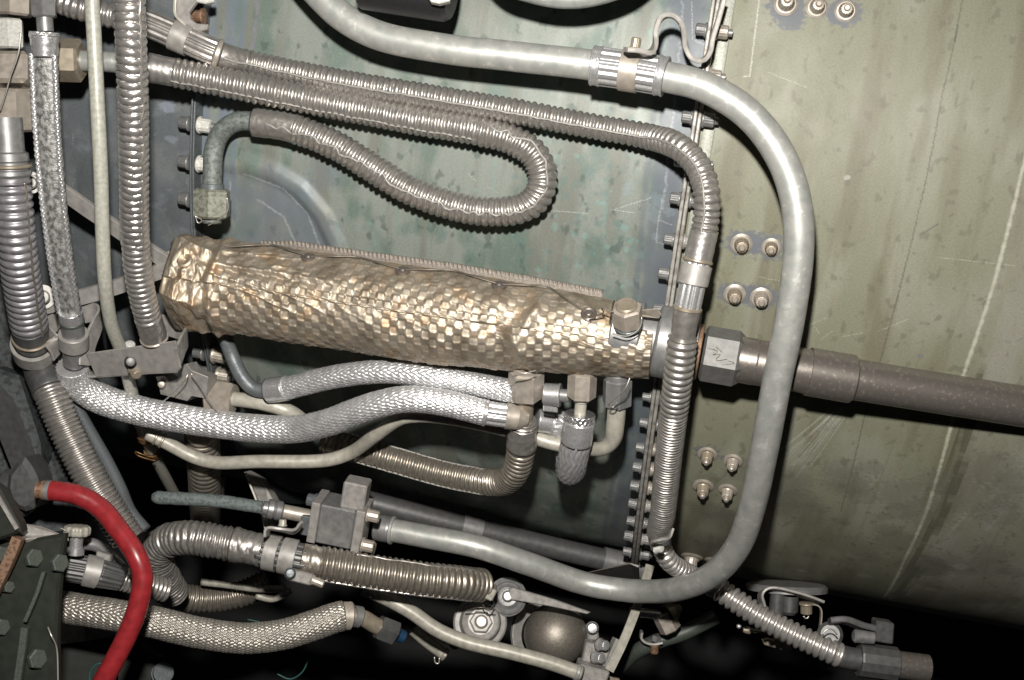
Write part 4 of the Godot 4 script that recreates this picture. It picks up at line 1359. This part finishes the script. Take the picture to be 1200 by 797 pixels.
# ---------------------------------------------------------------- lower middle: block, hoses, pulleys, ball
func lower_middle() -> void:
	var zb := -.24
	# sheathed pipe into the block
	var pa := path(zz([170, 582, -.2, 184, 583, -.2, 225, 585, -.2, 262, 588, -.21, 295, 593, -.22, 330, 599, -.23, 376, 608, -.24]), 3)
	thing("sheathed_line", "blue black sheathed line running into the left of the grey valve block", "line", pa.p[0])
	put("sheath", tube(pa, 8, near(pa, 306, 595), func(s, ph): return 7.6 * sqrt(clampf((s - 6) / 8.0, .05, 1)) + .5 * nz.get_noise_2d(s * 1.5, ph * 10), 24, 2), M.teal_rubber)
	var a := near(pa, 308, 595)
	put("ferrule", lathe(pa, a, [[0, 5], [0, 8], [5, 8.4], [6, 11.5], [12, 12], [14, 10], [16, 12], [22, 11.5], [24, 9], [24, 5]], 32), M.grey)
	put("pipe_end", tube(pa, a + 22, pa.px, plain(8.6), 24, 3), M.tan)
	# valve block
	var c := Q(398, 610, zb)
	var k := mm(c)
	var X := Vector3(1, -.2, .05).normalized()
	var Y := Vector3(.22, 1, .25).normalized()
	Y = (Y - X * X.dot(Y)).normalized()
	var Z := X.cross(Y)
	thing("valve_block", "dark grey square valve block with three tan bolts and a square stub", "valve", c)
	put("body", block(c, X * 21 * k, Y * 24 * k, Z * 22 * k, .08), M.grey)
	put("end_plate", block(c - X * 26 * k, X * 5 * k, Y * 25 * k, Z * 23 * k, .15), M.strap)
	put("end_plate", block(c + X * 27 * k, X * 5.5 * k, Y * 26 * k, Z * 23 * k, .15), M.strap)
	put("stub", block(c + X * 14 * k + Y * 38 * k, X * 14 * k, Y * 16 * k, Z * 14 * k, .12), M.strap)
	for q in [[21, 16], [-15, 20], [-23, 6]]:
		var p: Vector3 = c + X * 32 * k + Y * q[0] * k + Z * q[1] * k
		put("bolt", nut12(axle_u(p, p + X * 30 * k, k), 0, 16, 7), M.tan)
	put("bolt", nut12(axle_u(c - X * 30 * k + Y * 18 * k, c - X * 60 * k + Y * 18 * k, k), 0, 12, 7), M.bluegrey)
	put("bolt", block(c - X * 36 * k - Y * 8 * k + Z * 12 * k, X * 6 * k, Y * 12 * k, Z * 6 * k, .2), M.bluegrey)
	# corrugated hose under the block
	var pb := path(zz([206, 700, -.34, 196, 684, -.31, 186, 664, -.27, 184, 646, -.24, 196, 634, -.22, 222, 630, -.2, 262, 636, -.2, 310, 646, -.2, 350, 655, -.2, 400, 664, -.21, 450, 672, -.22, 500, 679, -.23, 540, 683, -.25, 566, 686, -.28]), 8)
	thing("thick_bronze_hose", "thick bronze corrugated hose curling from the left under the valve block", "hose", pb.p[0])
	var b := near(pb, 275, 639)
	var b2 := near(pb, 374, 659)
	put("corrugation", tube(pb, 10, b, bellows(20.5, 2.8, 6.4, .5, .7), 48, 1.1), M.bellows)
	put("cuff", tube(pb, b - 3, b + 34, func(s, ph): return 20.5 - .06 * (s - b) + 2.2 * nz.get_noise_2d(s * 1.5, ph * 8), 44, 1.6), M.bellows)
	put("ferrule", tube(pb, b + 28, b2 - 14, fluted(18.5, 1.6, 12), 96, 3), M.dark)
	put("clamp_band", lathe(pb, near(pb, 312, 646), ringprof(16, 21.5, 17, .6), 44), M.strap)
	put("clamp_band", lathe(pb, near(pb, 330, 650), ringprof(17, 21.5, 17, .6), 44), M.strap)
	put("cuff", tube(pb, b2 - 22, b2 + 4, func(s, ph): return 19 + 1.8 * nz.get_noise_2d(s * 1.5, ph * 8), 44, 1.6), M.bellows_dark)
	put("corrugation", tube(pb, b2, pb.px, bellows(20.5, 2.8, 7.4, .25, .65), 48, 1.1), M.bellows_dark)
	put("seam", seam(pb, b2, pb.px - 20, 20, -1.15, 1.5), M.bellows_bright)
	put("seam", seam(pb, b2 + 40, pb.px - 10, 20, 1.2, 1.4), M.bellows)
	put("clamp_tab", strap(zz([312, 628, -.16, 314, 620, -.16, 330, 621, -.16, 344, 622, -.17, 352, 616, -.18]), .02, .004, Vector3(0, .3, 1)), M.strap)
	put("tab_bolt", nut12(axle_u(Q(331, 617, -.16), Q(332, 600, -.16), k), 0, 8, 4), M.cream)
	put("lower_lug", block(Q(352, 676, -.17), Vector3(.016, -.004, 0), Vector3(.002, .007, 0), Vector3(0, 0, .006), .3), M.strap)
	put("lug_bolt", nut12(axle_u(Q(364, 679, -.17), Q(385, 687, -.17), k), 0, 16, 4.5), M.tan)
	put("lug_bolt", nut12(axle_u(Q(340, 672, -.16), Q(340, 672, -.1), k), 0, 6, 5), M.bluegrey)
	put("end_plate", block(Q(570, 691, -.28), Vector3(.004, .0075, 0), Vector3(-.013, .006, 0) * .9, Vector3(0, 0, .02), .2), M.cream)
	# second bellows behind
	var pc := path(zz([190, 690, -.4, 215, 700, -.42, 250, 702, -.44, 280, 697, -.45, 312, 684, -.46]), 2)
	thing("rear_bellows_hose", "dark corrugated hose half hidden behind the thick bronze one", "hose", pc.p[0])
	put("corrugation", tube(pc, 0, pc.px, bellows(16, 2.6, 5.6, .2), 40, 1.2), M.bellows_dark)
	for q in [[236, 682, 270, 686, 300, 690, 334, 690, -.4], [300, 698, 318, 702, 326, 700, 340, 692, -.42]]:
		var r := []
		for i in range(0, 8, 2): r.append_array([q[i], q[i + 1], q[8]])
		var pr := path(zz(r))
		thing("thin_rod", "thin pale rod end below the bronze hose, " + ("upper one" if q[0] < 300 else "lower one"), "rod", pr.p[0], "thin rods below the bronze hose")
		put("rod_run", tube(pr, 0, pr.px, plain(4.2), 16, 3), M.cream)
	# a grey tube far under the casing's edge
	var pd := path(ov([430, 588, .03, 520, 611, .025, 640, 640, .02, 760, 668, .02]))
	thing("grey_cross_tube", "dull grey tube under the lower edge of the casing, behind the bent pipe", "tube", pd.p[0])
	put("tube_run", tube(pd, 0, pd.px, plain(13), 28, 4), M.dark)
	put("sleeve", lathe(pd, near(pd, 540, 616), [[0, 10], [0, 15], [24, 15], [24, 10]], 32), M.grey)
	put("sleeve", lathe(pd, near(pd, 706, 655), [[0, 10], [0, 15], [52, 15], [52, 10]], 32), M.grey)
	thing("gusset_plate", "small grey triangular plate tucked behind the bent pipe", "plate", P(715, 672, .05))
	put("plate_face", plate(ov([676, 674, .05, 738, 660, .05, 749, 663, .05, 750, 692, .05, 700, 690, .05]), Vector3(0, 0, -.004)), M.strap)
	thing("blade_bracket", "pale grey blade shaped bracket leaning behind the sheathed line", "bracket", Q(310, 580, -.36))
	put("blade", plate(zz([287, 553, -.34, 304, 562, -.36, 313, 574, -.36, 322, 590, -.36, 320, 622, -.36, 312, 622, -.34]), Vector3(.004, 0, -.02)), M.strap)
	put("blade_edge", strap(zz([287, 553, -.33, 300, 585, -.33, 312, 622, -.33]), .012, .003, Vector3(.2, 0, 1)), M.cream)
	# lower cream pipe
	var pe := path(zz([425, 690, -.3, 446, 698, -.3, 480, 716, -.3, 512, 738, -.3, 545, 752, -.3, 600, 765, -.3, 645, 777, -.3, 682, 790, -.3]), 4)
	thing("low_cream_pipe", "cream pipe slanting down to the right in front of the brown ball", "pipe", pe.p[0])
	put("pipe_run", tube(pe, 0, pe.px, plain(8.6), 24, 3), M.cream)
	put("end_ring", lathe(pe, near(pe, 675, 787), ringprof(5, 10, 6), 24), M.pipe)
	# discs
	var di := axle(Q(562, 730, -.36), Q(566, 727, -.28))
	thing("large_disc", "larger grey stepped disc with a central bolt and crossed wire, left of the ball", "disc", di.p[0])
	put("disc_plate", lathe(di, 0, [[0, 5], [0, 31], [3, 32], [12, 32], [14, 30], [15, 25], [18, 24.5], [26, 22], [27, 20], [25, 15], [25, 0]], 48), M.strap)
	put("disc_nut", lathe(di, 24, hexprof(7, 14, 0), 6, true, .3), M.strap)
	put("center_bolt", lathe(di, 30, [[0, 8], [4, 8], [6, 5.5], [6, 0]], 28), M.tan)
	put("crossed_wire", wire(zz([545, 716, -.3, 562, 712, -.28, 580, 715, -.29]), 1), M.wire_dark)
	put("crossed_wire", wire(zz([565, 708, -.29, 572, 716, -.28, 579, 708, -.29]), 1), M.wire_dark)
	var ds := axle(Q(594, 700, -.37), Q(597, 697, -.3))
	thing("small_disc", "smaller grey grooved disc with a bright bolt, above the larger one", "disc", ds.p[0])
	put("disc_plate", lathe(ds, 0, [[0, 5], [0, 22], [4, 23], [12, 23], [13, 20.5], [16, 20.5], [17, 18], [15, 16], [18, 11], [16, 0]], 44), M.grey)
	put("center_bolt", nut12(ds, 16, 9, 5.5), M.silver)
	# the ball with its belt
	var bc := Q(651, 744, -.42)
	var br := 37 * mm(bc)
	thing("bronze_ball", "smooth brown bronze ball under the bent pipe", "ball", bc)
	put("ball_shell", ball(bc, br, 64), M.brass_ball)
	var bw := axle_u(bc - Vector3(.45, .2, .75).normalized() * .012, bc + Vector3(.45, .2, .75).normalized() * .012, mm(bc))
	put("belt", lathe(bw, -16, [[-12, 28], [-12, 39], [-11, 40], [-7, 40], [-6, 39], [-6, 28]], 56), M.strap)
	put("belt_lug", block(Q(694, 742, -.43), Vector3(.009, .002, 0), Vector3(-.002, .014, 0), Vector3(0, 0, .01), .25), M.strap)
	put("belt_bolt", nut12(axle_u(Q(694, 736, -.42), Q(696, 738, -.38), mm(bc)), 0, 9, 6), M.silver)
	# flat arm over the ball
	thing("flat_arm", "long thin grey arm reaching from the small disc over the ball", "arm", Q(600, 692, -.34))
	put("arm_blade", plate(zz([596, 690, -.34, 602, 689, -.34, 650, 703, -.34, 692, 718, -.34, 688, 720, -.34, 640, 710, -.34, 598, 703, -.34]), Vector3(0, 0, -.006)), M.strap)
	# split strip and the clamp block at its foot
	thing("upright_strip", "pale folded strip slanting down from behind the bent pipe to a clamp", "strip", Q(730, 750, -.32))
	put("strip", strap(zz([762, 662, -.34, 753, 692, -.34, 744, 718, -.34, 730, 753, -.33, 714, 786, -.32]), .0135, .003, Vector3(1, .25, -.2)), M.cream)
	put("strip_flange", strap(zz([722, 748, -.35, 712, 772, -.345, 703, 800, -.34]), .006, .02, Vector3(1, .3, -.2)), M.strap)
	thing("pipe_clamp", "grey clamp block with two bright bolts at the strip's foot", "clamp", Q(694, 785, -.33))
	put("clamp_body", block(Q(692, 790, -.33), Vector3(.022, -.006, 0), Vector3(.005, .014, 0), Vector3(0, 0, .02), .15), M.strap)
	put("clamp_body", block(Q(697, 768, -.35), Vector3(.018, -.002, 0), Vector3(.004, .02, 0), Vector3(0, 0, .012), .15), M.strap)
	for q in [[702, 755], [697, 770]]: put("bolt", nut12(axle_u(Q(q[0], q[1], -.33), Q(q[0] + 20, q[1] + 4, -.3), .0012), 0, 14, 6), M.silver)
	thing("cream_tab", "cream painted tab at the lower frame edge beside the clamp", "tab", Q(715, 796, -.36))
	put("tab_face", plate(zz([702, 790, -.36, 726, 796, -.36, 730, 806, -.36, 700, 806, -.36]), Vector3(0, 0, -.006)), M.brasstan)
	# sage pipe and its clip
	var pg := path(zz([726, 782, -.5, 738, 770, -.48, 752, 760, -.46, 775, 750, -.45, 800, 742, -.45, 840, 722, -.45]))
	thing("sage_pipe", "short sage green pipe held by a clip in the dark below the bent pipe", "pipe", pg.p[0])
	put("pipe_run", tube(pg, 0, pg.px, plain(9), 24, 3), M.sage)
	put("clip", strap(zz([752, 740, -.43, 751, 748, -.43, 756, 753, -.43, 766, 755, -.43, 776, 753, -.43]), .02, .004, Vector3(0, .2, 1)), M.strap)
	put("clip_bolt", nut12(axle_u(Q(767, 748, -.43), Q(767, 780, -.43), .0012), 8, 12, 5), M.rust)
	put("clip_head", lathe(axle_u(Q(768, 752, -.43), Q(770, 742, -.43), .0012), 0, hexprof(8, 6), 6, true), M.grey)
	var pv := path(zz([738, 717, -.4, 760, 719, -.4, 776, 721, -.4]))
	thing("bright_spigot", "bright spigot with a nut poking out right below the bent pipe", "spigot", pv.p[0])
	put("spigot_tube", tube(pv, 0, pv.px, plain(5.5), 20, 3), M.chrome)
	put("spigot_nut", lathe(axle(Q(776, 718, -.4), Q(788, 742, -.4)), 0, hexprof(24, 13), 6, true, .4), M.tan)
	put("spigot_cone", lathe(axle(Q(780, 722, -.39), Q(806, 706, -.42)), 0, [[0, 12], [10, 11], [24, 5], [24, 0]], 24), M.brasstan)
	thing("thin_link_rod", "thin dark link rod with a ball end, below the low cream pipe", "rod", Q(560, 758, -.4))
	put("rod_run", wire(zz([542, 758, -.36, 570, 762, -.36, 596, 768, -.36]), 3.2), M.grey)
	put("rod_eye", ball(Q(533, 754, -.36), .009, 20), M.strap)
	put("rod_eye", block(Q(527, 748, -.36), Vector3(.009, .003, 0), Vector3(0, .004, 0), Vector3(0, 0, .008), .3), M.strap)
	thing("cut_pipe_end", "short pale pipe end pointing down in the dark under the low pipe", "pipe", Q(500, 750, -.42))
	var ce := path(zz([484, 738, -.42, 500, 752, -.42, 522, 768, -.42]))
	put("pipe_run", tube(ce, 0, ce.px, plain(7), 20, 3), M.cream)
	put("pipe_lip", lathe(ce, ce.px - 4, ringprof(5, 8, 3), 20), M.tan)
	put("wire_hook", wire(zz([509, 770, -.4, 510, 777, -.4, 514, 778, -.4, 515, 771, -.4]), 1.2), M.wire)

# ---------------------------------------------------------------- lower left
func lower_left() -> void:
	# cast housing behind the fat hose
	thing("cast_housing", "dark grey cast housing with a ridge at the left edge", "housing", Q(40, 500, -.16))
	put("housing_face", plate(zz([-30, 300, -.2, 8, 330, -.2, 20, 400, -.19, 45, 450, -.18, 90, 540, -.17, 122, 600, -.17, 90, 625, -.17, -30, 640, -.17]), Vector3(0, 0, -.05), .006), M.slate)
	put("ridge", strap(zz([-10, 462, -.12, 4, 480, -.12, 16, 510, -.12, 30, 545, -.12, 38, 565, -.12]), .02, .03, Vector3(1, .2, .3)), M.dark)
	put("ridge_edge", plate(zz([-10, 430, -.13, 20, 440, -.13, 46, 520, -.13, 47, 538, -.13, 36, 560, -.13, 18, 505, -.13, -10, 470, -.13]), Vector3(0, 0, -.04), .005), M.slate)
	put("pivot_boss", lathe(axle(Q(18, 578, -.1), Q(46, 576, -.1)), -12, [[0, 5], [0, 26], [4, 29], [20, 29], [30, 23], [30, 5]], 36), M.dark)
	put("boss_lug", plate(zz([8, 556, -.06, 18, 542, -.06, 27, 536, -.06, 35, 546, -.06, 42, 560, -.06, 45, 574, -.06, 43, 588, -.06, 37, 597, -.06, 28, 600, -.06, 18, 596, -.06, 10, 586, -.06, 6, 572, -.06]), Vector3(0, 0, -.05), .006), M.dark)
	# red handle
	var pa := path(zz([34, 574, -.02, 60, 575, -.02, 90, 580, -.02, 116, 594, -.02, 140, 622, -.01, 160, 652, 0, 167, 675, 0, 163, 705, 0, 150, 742, 0, 134, 774, 0, 112, 815, 0]), 5)
	thing("red_lever", "bright red rubber covered lever bent down across the lower left corner", "lever", pa.p[0])
	put("grip", tube(pa, near(pa, 58, 575), pa.px, func(s, ph): return 11.9 + .25 * nz.get_noise_2d(s, ph * 5), 36, 2.5), M.red)
	put("ferrule", lathe(pa, near(pa, 44, 574), [[0, 5], [0, 10], [6, 10], [6, 11.6], [16, 11.6], [16, 5]], 32), M.rust)
	put("ferrule_ring", lathe(pa, near(pa, 53, 575), ringprof(7, 12, 8), 32), M.grey)
	# braided hose at the bottom
	var pb := path(zz([58, 708, -.12, 90, 714, -.12, 130, 720, -.12, 175, 728, -.12, 230, 741, -.13, 285, 748, -.14, 330, 744, -.15, 370, 732, -.16, 402, 722, -.17, 424, 724, -.18, 440, 733, -.19, 462, 742, -.2, 484, 752, -.21]), 4)
	thing("bottom_braided_hose", "dull bronze braided hose along the bottom ending in a blue capped elbow", "hose", pb.p[0])
	var a := near(pb, 402, 722)
	put("braid", tube(pb, 0, a, braid(18.4, 1.3, 8.8, 26), 150, 1.05), M.braid_dull)
	put("collar", lathe(pb, a - 2, ringprof(12, 17, 10, 1.4), 40), M.tan)
	put("collar", lathe(pb, a + 13, ringprof(9, 13, 8, 1), 40), M.grey)
	put("elbow", tube(pb, a + 8, near(pb, 448, 736), plain(10), 28, 2), M.brasstan)
	put("hex_nut", lathe(pb, near(pb, 443, 734), hexprof(24, 16, 6), 6, true, .3), M.dark)
	put("blue_cap", lathe(pb, near(pb, 466, 744), [[0, 5], [0, 8], [8, 8], [9, 7], [9, 0]], 28), M.bluecap)
	# plug connector
	var pc := path(zz([76, 664, -.1, 110, 670, -.11, 150, 680, -.13, 196, 692, -.16]))
	thing("plug_connector", "dark knurled plug connector with a capped post, left of the red lever", "connector", pc.p[0])
	put("backshell", tube(pc, 2, 26, fluted(16.5, 1.2, 18), 108, 3), M.dark)
	put("middle_ring", lathe(pc, 22, ringprof(17, 18.5, 12), 40), M.strap)
	put("backshell", tube(pc, 38, 66, func(s, ph): return (17.5 - .1 * (s - 38)) - 1.0 * smoothstep(.1, .5, cos(ph * 16)), 96, 3), M.dark)
	put("strain_relief", tube(pc, 64, pc.px, bellows(14.5, 2.2, 5.4, .2), 40, 1.1), M.bellows)
	var post := axle(Q(88, 650, -.08), Q(91, 616, -.08))
	put("post", lathe(post, 0, [[0, 10], [8, 9.5], [9, 7.5], [24, 7.5], [24, 5]], 28), M.chrome)
	put("post_cap", tube(post, 22, 34, func(s, ph): return 14.5 + .9 * cos(ph * 10) - pow(absf(s - 28) / 6.0, 4) * 2.5, 80, 1), M.cream)
	put("cap_wire", wire(zz([70, 619, -.07, 77, 622, -.07, 80, 634, -.07]), .8), M.wire)
	var pd := path(zz([92, 637, -.14, 112, 639, -.15, 128, 650, -.16, 140, 664, -.17]))
	thing("grey_spur_pipe", "short grey spur pipe above the plug connector", "pipe", pd.p[0])
	put("pipe_run", tube(pd, 0, pd.px, plain(7.5), 20, 3), M.grey)
	put("clip_block", block(Q(122, 653, -.12), Vector3(.009, -.003, 0), Vector3(.001, .006, 0), Vector3(0, 0, .006), .25), M.strap)
	# olive bracket plate in front
	thing("olive_bracket", "dark olive bolted bracket plate filling the lower left corner", "bracket", Q(35, 700, .05))
	put("plate", plate(zz([-20, 628, .05, 20, 634, .05, 76, 626, .05, 72, 655, .05, 68, 700, .05, 66, 745, .05, 68, 815, .05, -20, 815, .05]), Vector3(0, 0, -.012), .003), M.olive_plate)
	put("top_flange", plate(zz([-20, 628, .055, 22, 612, .045, 48, 616, .03, 74, 627, .03, 30, 632, .055]), Vector3(0, -.004, -.004), .001), M.strap)
	put("rib", strap(zz([22, 630, .07, 14, 650, .07, 4, 672, .07, -10, 700, .07]), .012, .012, Vector3(1, .4, 0)), M.rust)
	put("rib", strap(zz([52, 670, .06, 44, 695, .06, 30, 728, .06]), .004, .006, Vector3(1, .3, 0)), M.sage)
	put("rib", strap(zz([30, 735, .06, 27, 760, .06, 20, 806, .06]), .008, .008, Vector3(1, .2, 0)), M.sage)
	put("side_arm", plate(zz([-20, 560, .08, 0, 574, .08, 22, 616, .08, 24, 624, .08, -20, 640, .08]), Vector3(0, 0, -.02), .003), M.olive_plate)
	put("arm_edge", strap(zz([-8, 572, .085, 6, 596, .085, 20, 620, .085]), .004, .004, Vector3(1, .4, 0)), M.strap)
	for q in [[40, 654, 11], [70, 660, 11], [44, 772, 12], [2, 735, 10], [10, 688, 7], [2, 650, 10]]:
		var p := Q(q[0] - 3, q[1], .052)
		put("bolt", lathe(axle_u(p, p + Vector3(.9, .15, .7).normalized() * .03, mm(p)), 0, hexprof(9, q[2], 0), 6, true, .4), M.sage)
	put("wire_stub", wire(zz([56, 735, .06, 60, 745, .065, 66, 758, .06, 68, 800, .06]), 1), M.wire)
	# a grey shelf further in
	thing("inner_shelf", "dim grey shelf plate in the shade under the braided hose", "shelf", Q(95, 735, -.3))
	put("shelf_plate", plate(zz([60, 728, -.25, 100, 730, -.3, 140, 744, -.3, 100, 752, -.3, 60, 756, -.25]), Vector3(0, 0, -.01)), M.strap)
	put("dark_panel", plate(zz([60, 752, -.3, 130, 746, -.32, 190, 770, -.34, 195, 815, -.34, 60, 815, -.3]), Vector3(0, 0, -.01)), M.olive_plate)
	put("screw_heads", lathe(axle(Q(188, 790, -.33), Q(198, 785, -.3)), 0, [[0, 12], [3, 12], [3, 9], [8, 9], [8, 12], [12, 12], [12, 0]], 28), M.bluegrey)
	thing("teal_wire_loop", "thin teal wire loop behind the foot of the red lever", "wire", Q(120, 785, -.1))
	put("loop", wire(zz([108, 808, -.1, 105, 790, -.1, 114, 778, -.1, 128, 780, -.1, 137, 788, -.1, 136, 806, -.1]), 1.3), M.teal)
	thing("teal_wire_arc", "thin teal wire arc hanging in the dark below the braided hose", "wire", Q(345, 790, -.3))
	put("arc", wire(zz([325, 790, -.3, 340, 796, -.3, 354, 788, -.3, 361, 774, -.3]), 1.1), M.teal)
	thing("teal_wire_strand", "thin teal wire strand just above the bottom braided hose", "wire", Q(305, 728, -.3))
	put("strand", wire(zz([290, 726, -.3, 304, 729, -.3, 318, 733, -.3]), 1.1), M.teal)

# ---------------------------------------------------------------- lower right
func lower_right() -> void:
	var pa := path(zz([842, 690, -.24, 862, 704, -.23, 890, 722, -.22, 930, 743, -.21, 975, 764, -.2, 990, 770, -.2, 1030, 776, -.2, 1100, 785, -.2]), 4)
	thing("cable_connector", "dark cylindrical cable connector with bright spring conduit at the lower right", "connector", pa.p[0])
	var a := near(pa, 984, 768)
	put("spring_conduit", tube(pa, 0, a, bellows(14.4, 3.6, 8.0, .06, .62), 44, 1.0), M.spring_steel)
	put("neck", tube(pa, a - 2, a + 26, plain(13), 36, 3), M.dark)
	put("body", lathe(pa, a + 22, [[0, 8], [0, 19], [2, 20], [44, 20], [45, 18.5], [46, 8]], 12, true, .1), M.dark)
	put("end_barrel", lathe(pa, a + 66, [[0, 8], [0, 16], [38, 16], [39, 15], [39, 13], [30, 12], [30, 0]], 40), M.shaft)
	put("saddle", block(Q(1034, 739, -.2), Vector3(.012, -.002, 0), Vector3(.001, .014, 0), Vector3(0, 0, .012), .15), M.dark)
	put("saddle_arm", strap(zz([972, 728, -.2, 990, 727, -.2, 1010, 734, -.2, 1026, 738, -.2]), .02, .008, Vector3(0, .4, 1)), M.dark)
	put("saddle_roll", lathe(axle(Q(1000, 745, -.19), Q(1025, 748, -.19)), 0, [[0, 0], [0, 6], [2, 8], [24, 7], [24, 0]], 24), M.grey)
	put("side_boss", lathe(axle(Q(972, 744, -.22), Q(976, 742, -.17)), 0, [[0, 15], [10, 15], [14, 11], [14, 0]], 32), M.dark)
	put("wire_loop", wire(zz([964, 744, -.17, 968, 738, -.17, 976, 738, -.17, 981, 744, -.17]), 1), M.wire)
	# flange under the casing
	thing("round_flange", "dim round flange and bracket under the edge of the olive skin", "flange", Q(920, 688, -.32))
	put("disc", lathe(axle(Q(922, 684, -.36), Q(922, 684, -.36) + Vector3(-.0004, -.012, .0012)), 0, [[0, 5], [0, 44], [3, 47], [8, 47], [8, 5]], 56), M.grey)
	put("bracket", strap(zz([894, 712, -.3, 892, 696, -.3, 900, 690, -.3, 930, 695, -.3, 952, 702, -.3, 962, 706, -.3]), .03, .004, Vector3(0, .3, 1)), M.strap)
	put("post", lathe(axle(Q(912, 694, -.32), Q(910, 716, -.32)), 0, [[0, 9], [26, 9], [26, 0]], 28), M.dark)
	put("post", lathe(axle(Q(926, 698, -.32), Q(925, 718, -.32)), 0, [[0, 10], [18, 10], [22, 7], [22, 0]], 28), M.dark)
	put("bolt", nut12(axle(Q(945, 706, -.3), Q(945, 730, -.3)), 0, 14, 6.5), M.brasstan)
	put("hook_strap", strap(zz([952, 708, -.29, 958, 709, -.29, 962, 714, -.29, 962, 726, -.29, 960, 742, -.29]), .008, .002, Vector3(0, 0, 1)), M.tan)
	put("wire_hook", wire(zz([942, 722, -.29, 943, 725, -.29, 946, 725, -.29, 948, 722, -.29]), 1), M.wire)
	# brass link below the conduit
	thing("brass_link", "small shiny brass link with pin below the spring conduit", "link", Q(905, 748, -.3))
	put("link_plate", plate(zz([893, 750, -.3, 900, 748, -.3, 926, 756, -.3, 928, 762, -.3, 920, 763, -.3, 896, 756, -.3]), Vector3(0, 0, -.008)), M.brasstan)
	put("pin", lathe(axle(Q(908, 748, -.29), Q(926, 755, -.29)), 0, [[0, 0], [0, 4], [18, 4], [18, 0]], 20), M.cream)
	put("link_pin", lathe(axle(Q(871, 738, -.29), Q(900, 741, -.29)), 0, [[0, 0], [0, 3], [4, 4.5], [8, 4.5], [9, 3], [28, 2], [28, 0]], 20), M.brasstan)
	put("pin_ball", ball(Q(866, 734, -.29), .0035, 16), M.silver)

# ---------------------------------------------------------------- along the top edge
func top_bits() -> void:
	var pa := path(ov([540, -90, .1, 590, -22, .1, 625, -8, .1, 662, -2, .1, 700, -6, .1, 740, -22, .1, 800, -80, .1]), 3)
	thing("upper_arc_pipe", "pale grey pipe arc dipping into the top of the frame", "pipe", pa.p[0])
	put("pipe_run", tube(pa, 0, pa.px, plain(12), 28, 3), M.pipe)
	# dark canister at the top
	var c := axle(P(425, -26, .11), P(545, -8, .11))
	thing("dark_canister", "black canister at the top edge above the bent pipe", "canister", c.p[0])
	put("can", lathe(c, 0, [[0, 0], [0, 32], [4, 36], [104, 36], [110, 32], [110, 0]], 48), M.black)
	put("lug", plate(ov([500, -6, .155, 528, -6, .155, 527, 1, .155, 515, 4, .155, 505, 2, .155]), Vector3(0, 0, -.01)), M.white_paint)
	thing("hook_bracket", "grey hook shaped bracket with a rusty bolt at the top left", "bracket", P(222, 18, .06))
	put("hook", plate(ov([206, -16, .075, 234, -16, .075, 231, 0, .075, 225, 8, .075, 221, 14, .075, 223, 22, .075, 230, 27, .075, 243, 28, .075, 242, 34, .075, 230, 36, .075, 218, 33, .075, 206, 24, .075, 204, 16, .075]), E1 * -.006), M.strap)
	put("hook_edge", strap(ov([208, -16, .08, 205, 6, .08, 206, 18, .08, 218, 30, .08]), .004, .003, Vector3(0, 0, 1)), M.cream)
	put("hook_bolt", nut12(axle_u(P(240, 19, .05), P(222, 19, .05), .001), 0, 16, 7), M.rust)
	put("bracket_tab", plate(ov([228, -8, .075, 250, -8, .075, 250, 2, .075, 240, 4, .075, 230, 2, .075]), E1 * -.006), M.white_paint)
